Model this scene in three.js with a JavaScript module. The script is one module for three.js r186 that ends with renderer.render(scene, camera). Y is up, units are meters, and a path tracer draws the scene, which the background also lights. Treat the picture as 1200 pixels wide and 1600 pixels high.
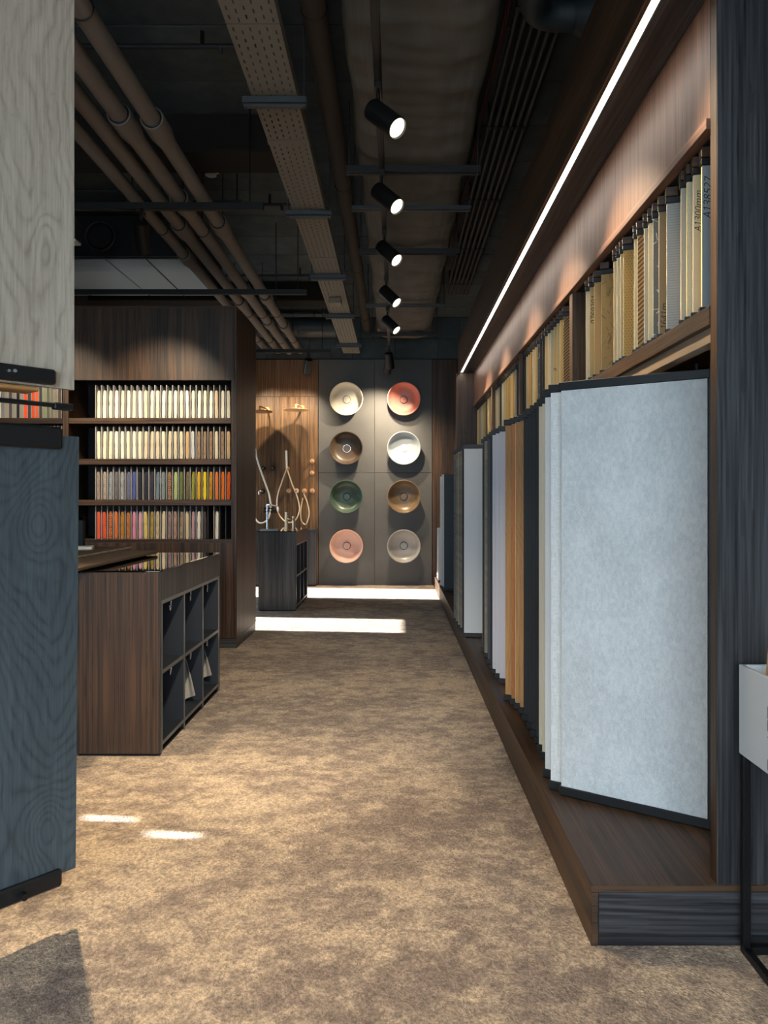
import * as THREE from 'three';
import { mergeGeometries, toCreasedNormals } from 'three/addons/utils/BufferGeometryUtils.js';
import { RectAreaLightUniformsLib } from 'three/addons/lights/RectAreaLightUniformsLib.js';
RectAreaLightUniformsLib.init();

// ───────────────────────── camera, sky, sun, exposure ─────────────────────────
const scene = new THREE.Scene();
const camera = new THREE.PerspectiveCamera(2 * Math.atan(800 / 1150) * 180 / Math.PI, 0.75, 0.05, 100);
camera.position.set(0, 1.2, 0);
camera.lookAt(0, 1.2, -10);
camera.setViewOffset(1200, 1600, -18, 20, 1200, 1600);
const renderer = new THREE.WebGLRenderer({ antialias: true });
renderer.toneMapping = THREE.LinearToneMapping;
renderer.toneMappingExposure = 1.4;
renderer.shadowMap.enabled = true;
scene.background = new THREE.Color().setRGB(3.6, 4.7, 5.7);
const sun = new THREE.DirectionalLight(new THREE.Color().setRGB(1, 0.97, 0.93), 26);
sun.position.set(-10, 4.2, -9.5);
sun.target.position.set(0, 0, -8.5);
sun.shadow.camera.left = -8; sun.shadow.camera.right = 8; sun.shadow.camera.top = 8; sun.shadow.camera.bottom = -8;
sun.shadow.camera.far = 40; sun.shadow.mapSize.set(2048, 2048);
scene.add(sun, sun.target);
const WARM = new THREE.Color().setRGB(1, 0.80, 0.56);
const WARM2 = new THREE.Color().setRGB(1, 0.84, 0.62);

// ───────────────────────── helpers ─────────────────────────
let seed = 12345;
const rnd = () => { seed = (seed * 1664525 + 1013904223) >>> 0; return seed / 4294967296; };
const rr = (a, b) => a + (b - a) * rnd();
const taken = new Map();
function numbered(n) {
  const k = taken.get(n) || 0; taken.set(n, k + 1);
  return k ? `${n}_${String(k).padStart(3, '0')}` : n;
}
function thing(name, label, category, pos = [0, 0, 0], turn = 0, group) {
  const o = new THREE.Group(); o.name = numbered(name); o.position.set(...pos); o.rotation.y = turn;
  o.userData = { label, category }; if (group) o.userData.group = group;
  scene.add(o); return o;
}
function struct(name, label, category) {
  const o = new THREE.Group(); o.name = name; o.userData = { kind: 'structure', label, category }; scene.add(o); return o;
}
function part(name, geos, mat, parent, label) {
  const list = Array.isArray(geos) ? geos : [geos];
  const g = list.length === 1 ? list[0] : mergeGeometries(list.map(clean));
  const m = new THREE.Mesh(g, mat); m.name = name; if (label) m.userData.label = label;
  parent.add(m); return m;
}
function clean(g) {
  const n = g.index ? g.toNonIndexed() : g;
  for (const k of Object.keys(n.attributes)) if (!['position', 'normal', 'uv'].includes(k)) n.deleteAttribute(k);
  return n;
}
const ORD = 'first second third fourth fifth sixth seventh eighth ninth tenth eleventh twelfth thirteenth fourteenth fifteenth sixteenth seventeenth eighteenth nineteenth twentieth twenty-first twenty-second twenty-third twenty-fourth twenty-fifth twenty-sixth twenty-seventh twenty-eighth twenty-ninth thirtieth thirty-first thirty-second thirty-third thirty-fourth thirty-fifth thirty-sixth'.split(' ');
// chamfered box from min to max corner, uv in metres with v along the grain axis
function bx(x0, x1, y0, y1, z0, z1, grain = 'y', c = 0.0015) {
  c = Math.min(c, (x1 - x0) / 3, (y1 - y0) / 3, (z1 - z0) / 3);
  const lo = [x0, y0, z0], hi = [x1, y1, z1], pos = [], nor = [], uv = [];
  const gi = 'xyz'.indexOf(grain), ou = rnd() * 3, ov = rnd() * 3;
  const V = (s, ax) => [0, 1, 2].map(i => s[i] > 0 ? hi[i] - (i === ax ? 0 : c) : lo[i] + (i === ax ? 0 : c));
  const tri = (a, b, d, n) => {
    const e1 = a.map((_, i) => b[i] - a[i]), e2 = a.map((_, i) => d[i] - a[i]);
    const cr = [e1[1] * e2[2] - e1[2] * e2[1], e1[2] * e2[0] - e1[0] * e2[2], e1[0] * e2[1] - e1[1] * e2[0]];
    if (cr[0] * n[0] + cr[1] * n[1] + cr[2] * n[2] < 0) [b, d] = [d, b];
    const l = Math.hypot(...n), dom = n.map(Math.abs).indexOf(Math.max(...n.map(Math.abs)));
    let vi = gi, ui;
    if (dom === gi) { vi = (gi + 1) % 3; }
    ui = [0, 1, 2].find(i => i !== dom && i !== vi); if (ui === undefined) ui = (vi + 1) % 3;
    for (const p of [a, b, d]) { pos.push(...p); nor.push(n[0] / l, n[1] / l, n[2] / l); uv.push(p[ui] + ou, p[vi] + ov); }
  };
  for (let ax = 0; ax < 3; ax++) for (const s of [-1, 1]) {
    const n = [0, 0, 0]; n[ax] = s; const [p, q] = [0, 1, 2].filter(i => i !== ax);
    const k = (a, b) => { const t = [0, 0, 0]; t[ax] = s; t[p] = a; t[q] = b; return V(t, ax); };
    tri(k(-1, -1), k(1, -1), k(1, 1), n); tri(k(-1, -1), k(1, 1), k(-1, 1), n);
  }
  for (let ax = 0; ax < 3; ax++) {
    const [p, q] = [0, 1, 2].filter(i => i !== ax);
    for (const a of [-1, 1]) for (const b of [-1, 1]) {
      const n = [0, 0, 0]; n[p] = a; n[q] = b;
      const k = (s, f) => { const t = [0, 0, 0]; t[ax] = s; t[p] = a; t[q] = b; return V(t, f); };
      // edge along ax: corners pulled in along ax on both faces
      const A = k(-1, p), B = k(1, p), C = k(1, q), D = k(-1, q);
      tri(A, B, C, n); tri(A, C, D, n);
    }
  }
  for (const a of [-1, 1]) for (const b of [-1, 1]) for (const d of [-1, 1]) { const s = [a, b, d]; tri(V(s, 0), V(s, 1), V(s, 2), s); }
  const g = new THREE.BufferGeometry();
  g.setAttribute('position', new THREE.Float32BufferAttribute(pos, 3));
  g.setAttribute('normal', new THREE.Float32BufferAttribute(nor, 3));
  g.setAttribute('uv', new THREE.Float32BufferAttribute(uv, 2));
  return g;
}
function tube(pts, r, seg = 40, rad = 8) {
  return new THREE.TubeGeometry(new THREE.CatmullRomCurve3(pts.map(p => new THREE.Vector3(...p))), seg, r, rad, false);
}
function cyl(a, b, r, r2 = r, seg = 20) {   // solid rod from a to b
  const A = new THREE.Vector3(...a), B = new THREE.Vector3(...b), d = B.clone().sub(A);
  const g = new THREE.CylinderGeometry(r2, r, d.length(), seg);
  g.applyQuaternion(new THREE.Quaternion().setFromUnitVectors(new THREE.Vector3(0, 1, 0), d.clone().normalize()));
  g.translate((A.x + B.x) / 2, (A.y + B.y) / 2, (A.z + B.z) / 2); return g;
}
function lathe(pts, seg = 32, crease = 0.6) {
  return toCreasedNormals(new THREE.LatheGeometry(pts.map(p => new THREE.Vector2(p[0], p[1])), seg), crease);
}
// flat quad facing a given way with uv 0..1 comes from PlaneGeometry

// noise
const perm = new Uint8Array(65536); { let s = 77; for (let i = 0; i < 65536; i++) { s = (s * 1103515245 + 12345) >>> 0; perm[i] = s >>> 24; } }
const h2 = (x, y) => perm[((x * 374761 + y * 668265 + ((x * y) & 255)) >>> 0) & 65535] / 255;
function vn(x, y) {
  const xi = Math.floor(x), yi = Math.floor(y), fx = x - xi, fy = y - yi;
  const u = fx * fx * (3 - 2 * fx), v = fy * fy * (3 - 2 * fy);
  const a = h2(xi, yi), b = h2(xi + 1, yi), c = h2(xi, yi + 1), d = h2(xi + 1, yi + 1);
  return a + (b - a) * u + (c - a) * v + (a - b - c + d) * u * v;
}
function fbm(x, y, o = 4) { let s = 0, a = 0.5, t = 0; for (let i = 0; i < o; i++) { s += a * vn(x, y); t += a; x = x * 2.03 + 17.3; y = y * 2.01 + 9.1; a *= 0.5; } return s / t; }
const cl = v => v < 0 ? 0 : v > 255 ? 255 : v;
const mix = (a, b, t) => [a[0] + (b[0] - a[0]) * t, a[1] + (b[1] - a[1]) * t, a[2] + (b[2] - a[2]) * t];
const sm = (a, b, x) => { x = Math.min(1, Math.max(0, (x - a) / (b - a))); return x * x * (3 - 2 * x); };
function dtex(w, h, fn, rep, srgb = true) {
  const d = new Uint8Array(w * h * 4);
  for (let y = 0; y < h; y++) for (let x = 0; x < w; x++) {
    const c = fn(x / w, y / h), i = (y * w + x) * 4;
    d[i] = cl(c[0]); d[i + 1] = cl(c[1]); d[i + 2] = cl(c[2]); d[i + 3] = 255;
  }
  const t = new THREE.DataTexture(d, w, h); t.magFilter = THREE.LinearFilter; t.minFilter = THREE.LinearMipmapLinearFilter; t.generateMipmaps = true;
  t.wrapS = t.wrapT = THREE.MirroredRepeatWrapping; if (srgb) t.colorSpace = THREE.SRGBColorSpace;
  if (rep) t.repeat.set(rep[0], rep[1]);
  t.needsUpdate = true; return t;
}
const grey = v => [v, v, v];

// ───────────────────────── materials ─────────────────────────
const std = (c, roughness = 0.6, metalness = 0, extra = {}) => new THREE.MeshStandardMaterial({ color: c, roughness, metalness, ...extra });
// straight grained veneer, 1 m across x 2 m along
function veneer(dark, light, k = 1, sd = 0) {
  const map = dtex(1024, 1024, (u, v) => {
    const w = fbm(u * 3 + sd, v * 1.2 + sd, 3) * 0.08;
    const a = vn((u + w) * 34 + sd, v * 1.6), b = vn((u + w) * 110, v * 4 + sd), c = vn(u * 300 + sd, v * 9), d = fbm(u * 7 + sd, v * 0.7, 3);
    const t = 0.26 * a + 0.34 * b + 0.30 * c + 0.20 * d;
    const fleck = vn(u * 230, v * 16 + sd) > 0.80 ? -0.22 : 0;
    return mix(dark, light, Math.max(0, Math.min(1, (t - 0.53) * 2.0 * k + 0.5 + fleck)));
  }, [1, 0.5]);
  const bump = dtex(512, 512, (u, v) => grey(255 * (0.5 * vn(u * 110, v * 4) + 0.5 * vn(u * 260, v * 20))), [1, 0.5], false);
  return { map, bump };
}
// cathedral grained board covering uv 0..1: nested arches with knots that bend the grain
function oak(dark, light, knots, arch, sd, lineK = 0.75) {
  return dtex(512, 1024, (u, v) => {
    const w = fbm(u * 2.2 + sd, v * 2.6 + sd, 4) - 0.5, w2 = fbm(u * 9 + sd, v * 12, 3) - 0.5;
    const c = u - arch[0] + 0.10 * Math.sin(v * 5 + sd);
    let f = arch[1] * c * c - v * arch[2] + w * 5 + w2 * 0.9 + 10 * Math.abs(c);
    for (const [kx, ky, sx, sy, k] of knots) { const dx = (u - kx) / sx, dy = (v - ky) / sy; f += k * Math.exp(-(dx * dx + dy * dy)); }
    const wave = f - Math.floor(f);
    const line = Math.pow(1 - Math.abs(wave * 2 - 1), 2.6) * lineK * (0.25 + 0.75 * vn(u * 60 + sd, v * 24));
    const fine = vn(u * 170 + sd, v * 14), pore = vn(u * 300, v * 60) > 0.82 ? 0.16 : 0;
    const t = 0.70 - 0.6 * line + 0.24 * (fine - 0.5) - pore * 0.6 + 0.4 * (fbm(u * 5 + sd, v * 1.2, 3) - 0.5);
    return mix(dark, light, Math.max(0, Math.min(1, t)));
  });
}
const vw = veneer([30, 20, 12], [84, 59, 38], 1, 3);
const M = {};
M.walnut = std(0xffffff, 0.48, 0, { map: vw.map, bumpMap: vw.bump, bumpScale: 0.0006 });
const vf = veneer([88, 60, 47], [140, 104, 84], 0.8, 21);
M.fascia = std(0xffffff, 0.42, 0, { map: vf.map, bumpMap: vw.bump, bumpScale: 0.0005 });
const vd = veneer([22, 22, 24], [70, 70, 72], 1, 11);
M.stained = std(0xffffff, 0.42, 0, { map: vd.map, bumpMap: vd.bump, bumpScale: 0.0007 });
const vg = veneer([52, 38, 26], [128, 96, 62], 1, 31);
M.showerWood = std(0xffffff, 0.5, 0, { map: vg.map, bumpMap: vg.bump, bumpScale: 0.0005 });
M.oakGrey = std(0xffffff, 0.6, 0, { map: oak([128, 112, 95], [214, 200, 180], [[0.86, 0.30, 0.05, 0.09, 3], [0.3, 0.7, 0.06, 0.1, 2]], [0.78, 26, 5], 4, 0.55) });
M.oakBlue = std(0xffffff, 0.55, 0, { map: oak([30, 36, 39], [84, 97, 103], [[0.80, 0.80, 0.10, 0.09, 7], [0.86, 0.12, 0.08, 0.08, 6]], [0.80, 60, 17], 9, 0.6) });
M.oakTan = std(0xffffff, 0.6, 0, { map: oak([120, 82, 44], [196, 148, 92], [], [0.5, 20, 6], 15, 0.5) });
M.oakHoney = std(0xffffff, 0.6, 0, { map: oak([120, 70, 30], [190, 124, 64], [], [0.4, 20, 6], 19, 0.5) });
// carpet: mottled taupe and sand, cut pile
const patch = (x, y) => {   // metres
  const a = fbm(x * 1.6 + 3, y * 2.6, 5), b = fbm(x * 7 + 40, y * 11, 4), c = fbm(x * 22, y * 30 + 8, 3);
  return sm(0.34, 0.66, 0.30 * a + 0.34 * b + 0.36 * c);
};
const carpetMap = dtex(2048, 2048, (u, v) => {
  const x = u * 6, y = v * 6, p = patch(x, y);
  const pile = 0.55 * vn(x * 330, y * 330) + 0.45 * vn(x * 140 + 5, y * 140);
  const c = mix([138, 123, 113], [192, 173, 151], p);
  return c.map(k => k * (0.62 + 0.66 * pile));
}, [1 / 6, 1 / 6]);
const carpetBump = dtex(1024, 1024, (u, v) => grey(255 * (0.6 * vn(u * 420, v * 420) + 0.4 * vn(u * 180, v * 180))), [0.8, 0.8], false);
M.carpet = new THREE.MeshPhysicalMaterial({ color: 0xffffff, roughness: 0.95, map: carpetMap, bumpMap: carpetBump, bumpScale: 0.004, sheen: 0.35, sheenRoughness: 0.6, sheenColor: new THREE.Color(0.5, 0.48, 0.44) });
const conc = dtex(512, 512, (u, v) => { const t = fbm(u * 6, v * 6, 5), s = fbm(u * 40, v * 40, 2); return mix([48, 57, 61], [96, 108, 113], 0.7 * t + 0.3 * s); }, [0.4, 0.4]);
M.concrete = std(0xffffff, 0.9, 0, { map: conc });
M.beam = std(0x1d1b19, 0.9);
M.darkwall = std(0x25282a, 0.9);
M.black = std(0x0b0c0e, 0.45);
M.blackMatt = std(0x08090a, 0.8);
M.steelBlack = std(0x101214, 0.4, 0.3);
M.rail = std(0x0f1114, 0.5);
M.galv = std(0x4d5358, 0.5, 0.6);
M.trayPaint = std(0x78756d, 0.6, 0.1);
M.pipe = std(0x746d66, 0.75);
M.conduit = std(0x22262a, 0.55);
M.tealDuct = std(0x1c262b, 0.6, 0.1);
const ductTex = dtex(512, 512, (u, v) => { const t = fbm(u * 8, v * 3, 4); return mix([72, 71, 67], [106, 104, 98], t); }, [1, 1]);
M.duct = std(0xffffff, 0.75, 0, { map: ductTex });
M.white = std(0xe9e9e6, 0.5);
M.whitePaint = std(0xcfd6da, 0.4);
M.chrome = std(0xe0e0e0, 0.2, 0.75);
M.gold = std(0xe8b482, 0.3, 0.55);
M.brass = std(0xeed2ac, 0.3, 0.5);
M.glassTop = new THREE.MeshPhysicalMaterial({ color: 0x0c0b0b, roughness: 0.04, clearcoat: 1, clearcoatRoughness: 0.02 });
M.navy = std(0x1a212b, 0.6);
M.edgeGrey = std(0x6a6e70, 0.35, 0.4);
M.felt = std(0xffffff, 0.9, 0, { map: dtex(256, 256, (u, v) => mix([58, 46, 36], [84, 68, 54], 0.6 * vn(u * 128, v * 128) + 0.4 * fbm(u * 6, v * 6)), [2, 2]) });
M.cloth = std(0xffffff, 0.9, 0, { map: dtex(128, 128, (u, v) => mix([128, 126, 122], [170, 168, 163], vn(u * 64, v * 64)), [6, 6]), side: THREE.DoubleSide });
M.panelGrey = std(0xffffff, 0.55, 0, { map: dtex(512, 512, (u, v) => mix([74, 74, 74], [92, 92, 91], fbm(u * 5, v * 5, 5) * 0.8 + 0.2 * vn(u * 200, v * 200)), [0.7, 0.7]) });
M.tapered = std(0x141517, 0.5);
const plaster = dtex(1024, 1024, (u, v) => { const a = fbm(u * 6, v * 10, 4), b = fbm(u * 60, v * 90, 3), c = vn(u * 300, v * 420); return mix([172, 176, 176], [232, 234, 232], 0.35 * a + 0.4 * b + 0.25 * c); });
const plasterB = dtex(512, 512, (u, v) => grey(255 * (0.6 * fbm(u * 60, v * 90, 3) + 0.4 * vn(u * 200, v * 280))), null, false);
M.plaster = std(0xffffff, 0.75, 0, { map: plaster, bumpMap: plasterB, bumpScale: 0.002 });
M.linen = std(0xffffff, 0.8, 0, { map: dtex(512, 512, (u, v) => { const t = 0.5 * vn(u * 40, v * 480) + 0.5 * vn(u * 300, v * 60); return mix([196, 197, 194], [232, 232, 228], t); }) });
M.whiteBoard = std(0xdedfde, 0.55);
M.lilac = std(0xbfbfc8, 0.6);
M.cream = std(0xd9ccb4, 0.7);
M.greige = std(0xffffff, 0.7, 0, { map: dtex(256, 512, (u, v) => mix([112, 104, 92], [150, 140, 122], fbm(u * 12, v * 40, 3))) });
M.greyWeave = std(0xffffff, 0.8, 0, { map: dtex(256, 512, (u, v) => mix([92, 96, 96], [128, 130, 128], vn(u * 90, v * 180))) });
M.charcoal = std(0xffffff, 0.6, 0, { map: dtex(256, 512, (u, v) => mix([14, 15, 17], [30, 31, 34], fbm(u * 30, v * 6, 3))) });
M.slate = std(0x39424a, 0.6);
M.paleEdge = std(0xe6dcb8, 0.7);
M.glass = new THREE.MeshPhysicalMaterial({ color: 0xffffff, transmission: 1, roughness: 0, thickness: 0, ior: 1.45 });
const emis = (c, k) => new THREE.MeshStandardMaterial({ color: 0x111111, emissive: c, emissiveIntensity: k, roughness: 0.5 });
M.lens = emis(new THREE.Color().setRGB(1, 0.88, 0.66), 2.2);
M.lensDim = emis(new THREE.Color().setRGB(1, 0.88, 0.66), 1.2);
M.led = emis(new THREE.Color().setRGB(1, 0.95, 0.88), 2.0);

// ───────────────────────── setting ─────────────────────────
const RT = 3.743, XL = -3.6, XR = 1.75, ZB = -10.3, ZF = 2.4, YC = 3.75;
{
  const o = struct('floor', 'mottled taupe and sand cut-pile carpet covering the whole shop floor', 'floor');
  const fg = bx(XL - 0.2, XR + 0.2, -0.1, 0, ZB - 0.2, ZF + 0.2, 'z', 0.0005), fp = fg.attributes.position, fu = fg.attributes.uv;
  for (let i = 0; i < fp.count; i++) fu.setXY(i, (fp.getX(i) + 3.8), 0.6 - fp.getZ(i));
  part('carpet', fg, M.carpet, o);
  const c = struct('ceiling', 'dark painted concrete ceiling with board marks above the pipes and ducts', 'ceiling');
  part('slab', bx(XL - 0.2, XR + 0.2, YC + 0.025, YC + 0.2, ZB - 0.2, ZF + 0.2), M.concrete, c);
  for (let k = 0; k < 24; k++) {
    const z1 = ZF - k * 0.53, z0 = Math.max(ZB, z1 - 0.522);
    if (z1 - z0 < 0.05) break;
    part('ceiling_board', bx(XL, XR, YC - rr(0, 0.006), YC + 0.03, z0, z1, 'x', 0.003), M.concrete, c);
  }
  const t = struct('trim_1', 'dark concrete downstand beam crossing under the ceiling', 'beam');
  part('beam', bx(XL, -0.78, 3.5, YC, -5.2, -4.86, 'x', 0.01), M.beam, t);
  const t2 = struct('trim_2', 'dark concrete downstand beam near the back of the ceiling', 'beam');
  part('beam', bx(XL, -0.78, 3.52, YC, -8.9, -8.6, 'x', 0.01), M.beam, t2);
}
{ // back wall with its panelling
  const w = struct('wall_back', 'back wall with grey tile panels beside vertical-grain wood panelling', 'wall');
  part('wall_core', bx(XL - 0.2, XR + 0.2, 0, YC + 0.1, ZB - 0.2, ZB), M.darkwall, w);
  const xs = [-1.075, -0.292, 0.51], ys = [0, 1.57, 3.153];
  for (let i = 0; i < 2; i++) for (let j = 0; j < 2; j++)
    part('tile', bx(xs[i] + 0.0015, xs[i + 1] - 0.0015, ys[j] + 0.0015, ys[j + 1] - 0.0015, ZB, ZB + 0.03), M.panelGrey, w);
  for (let i = 0; i < 4; i++) for (const [a, b] of [[0, 2.63], [2.633, 3.15]])
    part('panel', bx(-1.08 - (i + 1) * 0.62 + 0.002, -1.08 - i * 0.62, a, b, ZB, ZB + 0.025, 'y'), M.showerWood, w);
  for (let i = 0; i < 3; i++)
    part('panel', bx(0.515 + i * 0.41, 0.515 + (i + 1) * 0.41 - 0.003, 0, 3.15, ZB, ZB + 0.025, 'y'), M.walnut, w);
  for (let i = 0; i < 9; i++) for (let j = 0; j < 2; j++)
    part('block', bx(XL + i * 0.6 + (j ? 0.3 : 0), XL + (i + 1) * 0.6 + (j ? 0.3 : 0) - 0.006, 3.16 + j * 0.29, 3.16 + (j + 1) * 0.29 - 0.006, ZB, ZB + 0.015), M.concrete, w);
  const r = struct('wall_right', 'dark wall behind the sample display', 'wall');
  part('wall_core', bx(XR, XR + 0.2, 0, YC + 0.1, ZB, ZF), M.darkwall, r);
}
{ // left wall with two low windows in the bathroom corner
  const w = struct('wall_left', 'dark left wall with daylight windows in the bathroom corner', 'wall');
  const wins = [[-7.75, -6.95, 0.45, 1.62], [-10.25, -9.2, 0.5, 2.1]];
  const g = [];
  const zc = [ZB, -10.25, -9.2, -7.75, -6.95, ZF];
  g.push(bx(XL - 0.2, XL, 0, YC + 0.1, zc[0], zc[1]), bx(XL - 0.2, XL, 0, YC + 0.1, zc[2], zc[3]), bx(XL - 0.2, XL, 0, YC + 0.1, zc[4], -3.06));
  // two narrow slots in the wall let slivers of sun fall on the carpet
  for (const [a, b, y0, y1] of [[-3.06, -2.995, 1.02, 1.184], [-2.955, -2.89, 1.138, 1.30]]) g.push(bx(XL - 0.2, XL, 0, y0, a, b), bx(XL - 0.2, XL, y1, YC + 0.1, a, b));
  g.push(bx(XL - 0.2, XL, 0, YC + 0.1, -2.995, -2.955), bx(XL - 0.2, XL, 0, YC + 0.1, -2.89, zc[5]));
  for (const [a, b, y0, y1] of wins) g.push(bx(XL - 0.2, XL, 0, y0, a, b), bx(XL - 0.2, XL, y1, YC + 0.1, a, b));
  part('wall_core', g, M.darkwall, w);
  wins.forEach(([a, b, y0, y1], i) => {
    const o = struct(`window_${i + 2}`, i ? 'larger daylight window in the left wall beside the showers' : 'small daylight window in the left wall behind the partition', 'window');
    part('window_frame', [bx(XL - 0.12, XL - 0.06, y0, y0 + 0.03, a, b), bx(XL - 0.12, XL - 0.06, y1 - 0.03, y1, a, b), bx(XL - 0.12, XL - 0.06, y0, y1, a, a + 0.03), bx(XL - 0.12, XL - 0.06, y0, y1, b - 0.03, b)], M.steelBlack, o);
    const p = part('pane', new THREE.PlaneGeometry(b - a - 0.05, y1 - y0 - 0.05), M.glass, o); p.rotation.y = Math.PI / 2; p.position.set(XL - 0.09, (y0 + y1) / 2, (a + b) / 2);
  });
  const f = struct('wall_front', 'shopfront wall around the large front window', 'wall');
  const x0 = -3.2, x1 = 1.5, y1 = 2.75;
  part('wall_core', [bx(XL - 0.2, x0, 0, YC + 0.1, ZF, ZF + 0.2), bx(x1, XR + 0.2, 0, YC + 0.1, ZF, ZF + 0.2), bx(x0, x1, y1, YC + 0.1, ZF, ZF + 0.2)], M.darkwall, f);
  const o = struct('window_1', 'large shopfront window with slim black mullions', 'window');
  const fr = [bx(x0, x1, 0, 0.06, ZF + 0.05, ZF + 0.11), bx(x0, x1, y1 - 0.06, y1, ZF + 0.05, ZF + 0.11)];
  for (let k = 0; k <= 3; k++) { const x = x0 + (x1 - x0) * k / 3; fr.push(bx(Math.max(x0, x - 0.03), Math.min(x1, x + 0.03), 0, y1, ZF + 0.05, ZF + 0.11)); }
  part('window_frame', fr, M.steelBlack, o);
  for (let k = 0; k < 3; k++) { const p = part('pane', new THREE.PlaneGeometry((x1 - x0) / 3 - 0.06, y1 - 0.12), M.glass, o); p.position.set(x0 + (x1 - x0) * (k + 0.5) / 3, y1 / 2, ZF + 0.08); }
  const pv = struct('trim_3', 'pale pavement outside the shop', 'pavement');
  part('paving', [bx(-14, 12, -0.2, -0.1, ZF + 0.2, 14), bx(-14, XL - 0.2, -0.2, -0.1, -14, ZF + 0.2)], std(0x8d8c88, 0.9), pv);
}

// ───────────────────────── left shelf wall with textile samples ─────────────────────────
const SZ = -5.92;   // front plane of the shelf wall
{
  const s = thing('sample_shelf_wall', 'tall dark walnut shelf wall holding rows of carpet samples', 'shelf unit', [0, 0, 0]);
  const L = XL + 0.02, R = -1.277, T = 2.755;
  part('partition_panel', bx(R - 0.02, R, 0.08, T, -6.73, SZ, 'y'), M.walnut, s);
  part('end_panel', bx(L, R - 0.02, 0.08, T, -6.73, -6.70, 'y'), M.walnut, s);
  part('back_panel', bx(L, R - 0.02, 0.08, T - 0.02, SZ - 0.40, SZ - 0.38, 'y'), M.blackMatt, s);
  part('top_panel', bx(L, R - 0.02, T - 0.02, T, -6.70, SZ, 'x'), M.walnut, s);
  for (const [a, b] of [[-3.58, -2.655], [-2.653, -1.297]]) part('upper_panel', bx(a, b - 0.002, 2.157, T - 0.02, SZ - 0.02, SZ, 'y'), M.walnut, s);
  for (const [a, b] of [[-3.58, -2.655], [-2.653, -1.297]]) part('lower_panel', bx(a, b - 0.002, 0.08, 0.85, SZ - 0.02, SZ, 'y'), M.walnut, s);
  part('plinth', bx(L, R - 0.002, 0, 0.078, -6.72, SZ - 0.008, 'x'), M.stained, s);
  part('post', bx(-2.677, -2.630, 0.85, 2.157, SZ - 0.38, SZ, 'y'), M.walnut, s);
  part('post', bx(-1.322, -1.297, 0.85, 2.157, SZ - 0.38, SZ, 'y'), M.walnut, s);
  for (const y of [1.854, 1.524, 1.195, 0.876]) {
    part('shelf', bx(-2.63, -1.322, y - 0.045, y, SZ - 0.38, SZ - 0.002, 'x'), M.walnut, s);
    part('shelf', bx(-3.58, -2.677, y - 0.045, y, SZ - 0.38, SZ - 0.002, 'x'), M.walnut, s);
  }
}
// a carpet sample: pale card with a folded strip of pile, waisted where it is folded
function sampleShape(h, w) {
  const sh = new THREE.Shape(), m = h * 0.5, r = w * 0.5;
  sh.moveTo(-r * 0.8, 0); sh.lineTo(r * 0.8, 0);
  sh.quadraticCurveTo(r * 1.12, h * 0.1, r, h * 0.3); sh.quadraticCurveTo(r * 0.98, m * 0.96, r * 0.72, m);
  sh.quadraticCurveTo(r * 1.05, m * 1.08, r, h * 0.75); sh.quadraticCurveTo(r, h * 0.97, r * 0.45, h);
  sh.lineTo(-r * 0.45, h);
  sh.quadraticCurveTo(-r, h * 0.97, -r, h * 0.75); sh.quadraticCurveTo(-r * 1.05, m * 1.08, -r * 0.72, m);
  sh.quadraticCurveTo(-r * 0.98, m * 0.96, -r, h * 0.3); sh.quadraticCurveTo(-r * 1.12, h * 0.1, -r * 0.8, 0);
  const g = new THREE.ExtrudeGeometry(sh, { depth: 0.16, bevelEnabled: true, bevelThickness: 0.006, bevelSize: 0.004, bevelSegments: 2, curveSegments: 4 });
  g.translate(0, 0.004, -0.17); return g;
}
const pileBump = dtex(128, 128, (u, v) => grey(255 * vn(u * 60, v * 60)), [8, 8], false); pileBump.wrapS = pileBump.wrapT = THREE.RepeatWrapping;
const pileMats = new Map();
function pileMat(hex, fleck = 0) {
  const k = hex + '_' + fleck;
  if (!pileMats.has(k)) {
    const c = new THREE.Color(hex);
    const m = std(c, 0.95, 0, { bumpMap: pileBump, bumpScale: 0.003 });
    if (fleck) { m.map = fleckTex[fleck]; }
    pileMats.set(k, m);
  }
  return pileMats.get(k);
}
const fleckTex = [null,
  dtex(128, 128, (u, v) => mix([186, 180, 174], [255, 250, 244], sm(0.3, 0.7, vn(u * 20, v * 20))), [14, 14]),
  dtex(64, 128, (u, v) => (Math.floor(v * 8 + u * 3) % 2 ? [255, 248, 235] : [150, 92, 60]), [14, 14])];
fleckTex.forEach(t => { if (t) t.wrapS = t.wrapT = THREE.RepeatWrapping; });
const gFin = bx(-0.004, 0.004, 0, 0.268, -0.20, 0, 'y', 0.001), gPile = sampleShape(0.218, 0.0185);
const finMat = std(0x8c8a88, 0.6), finDark = std(0x2c2c2d, 0.6);
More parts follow.
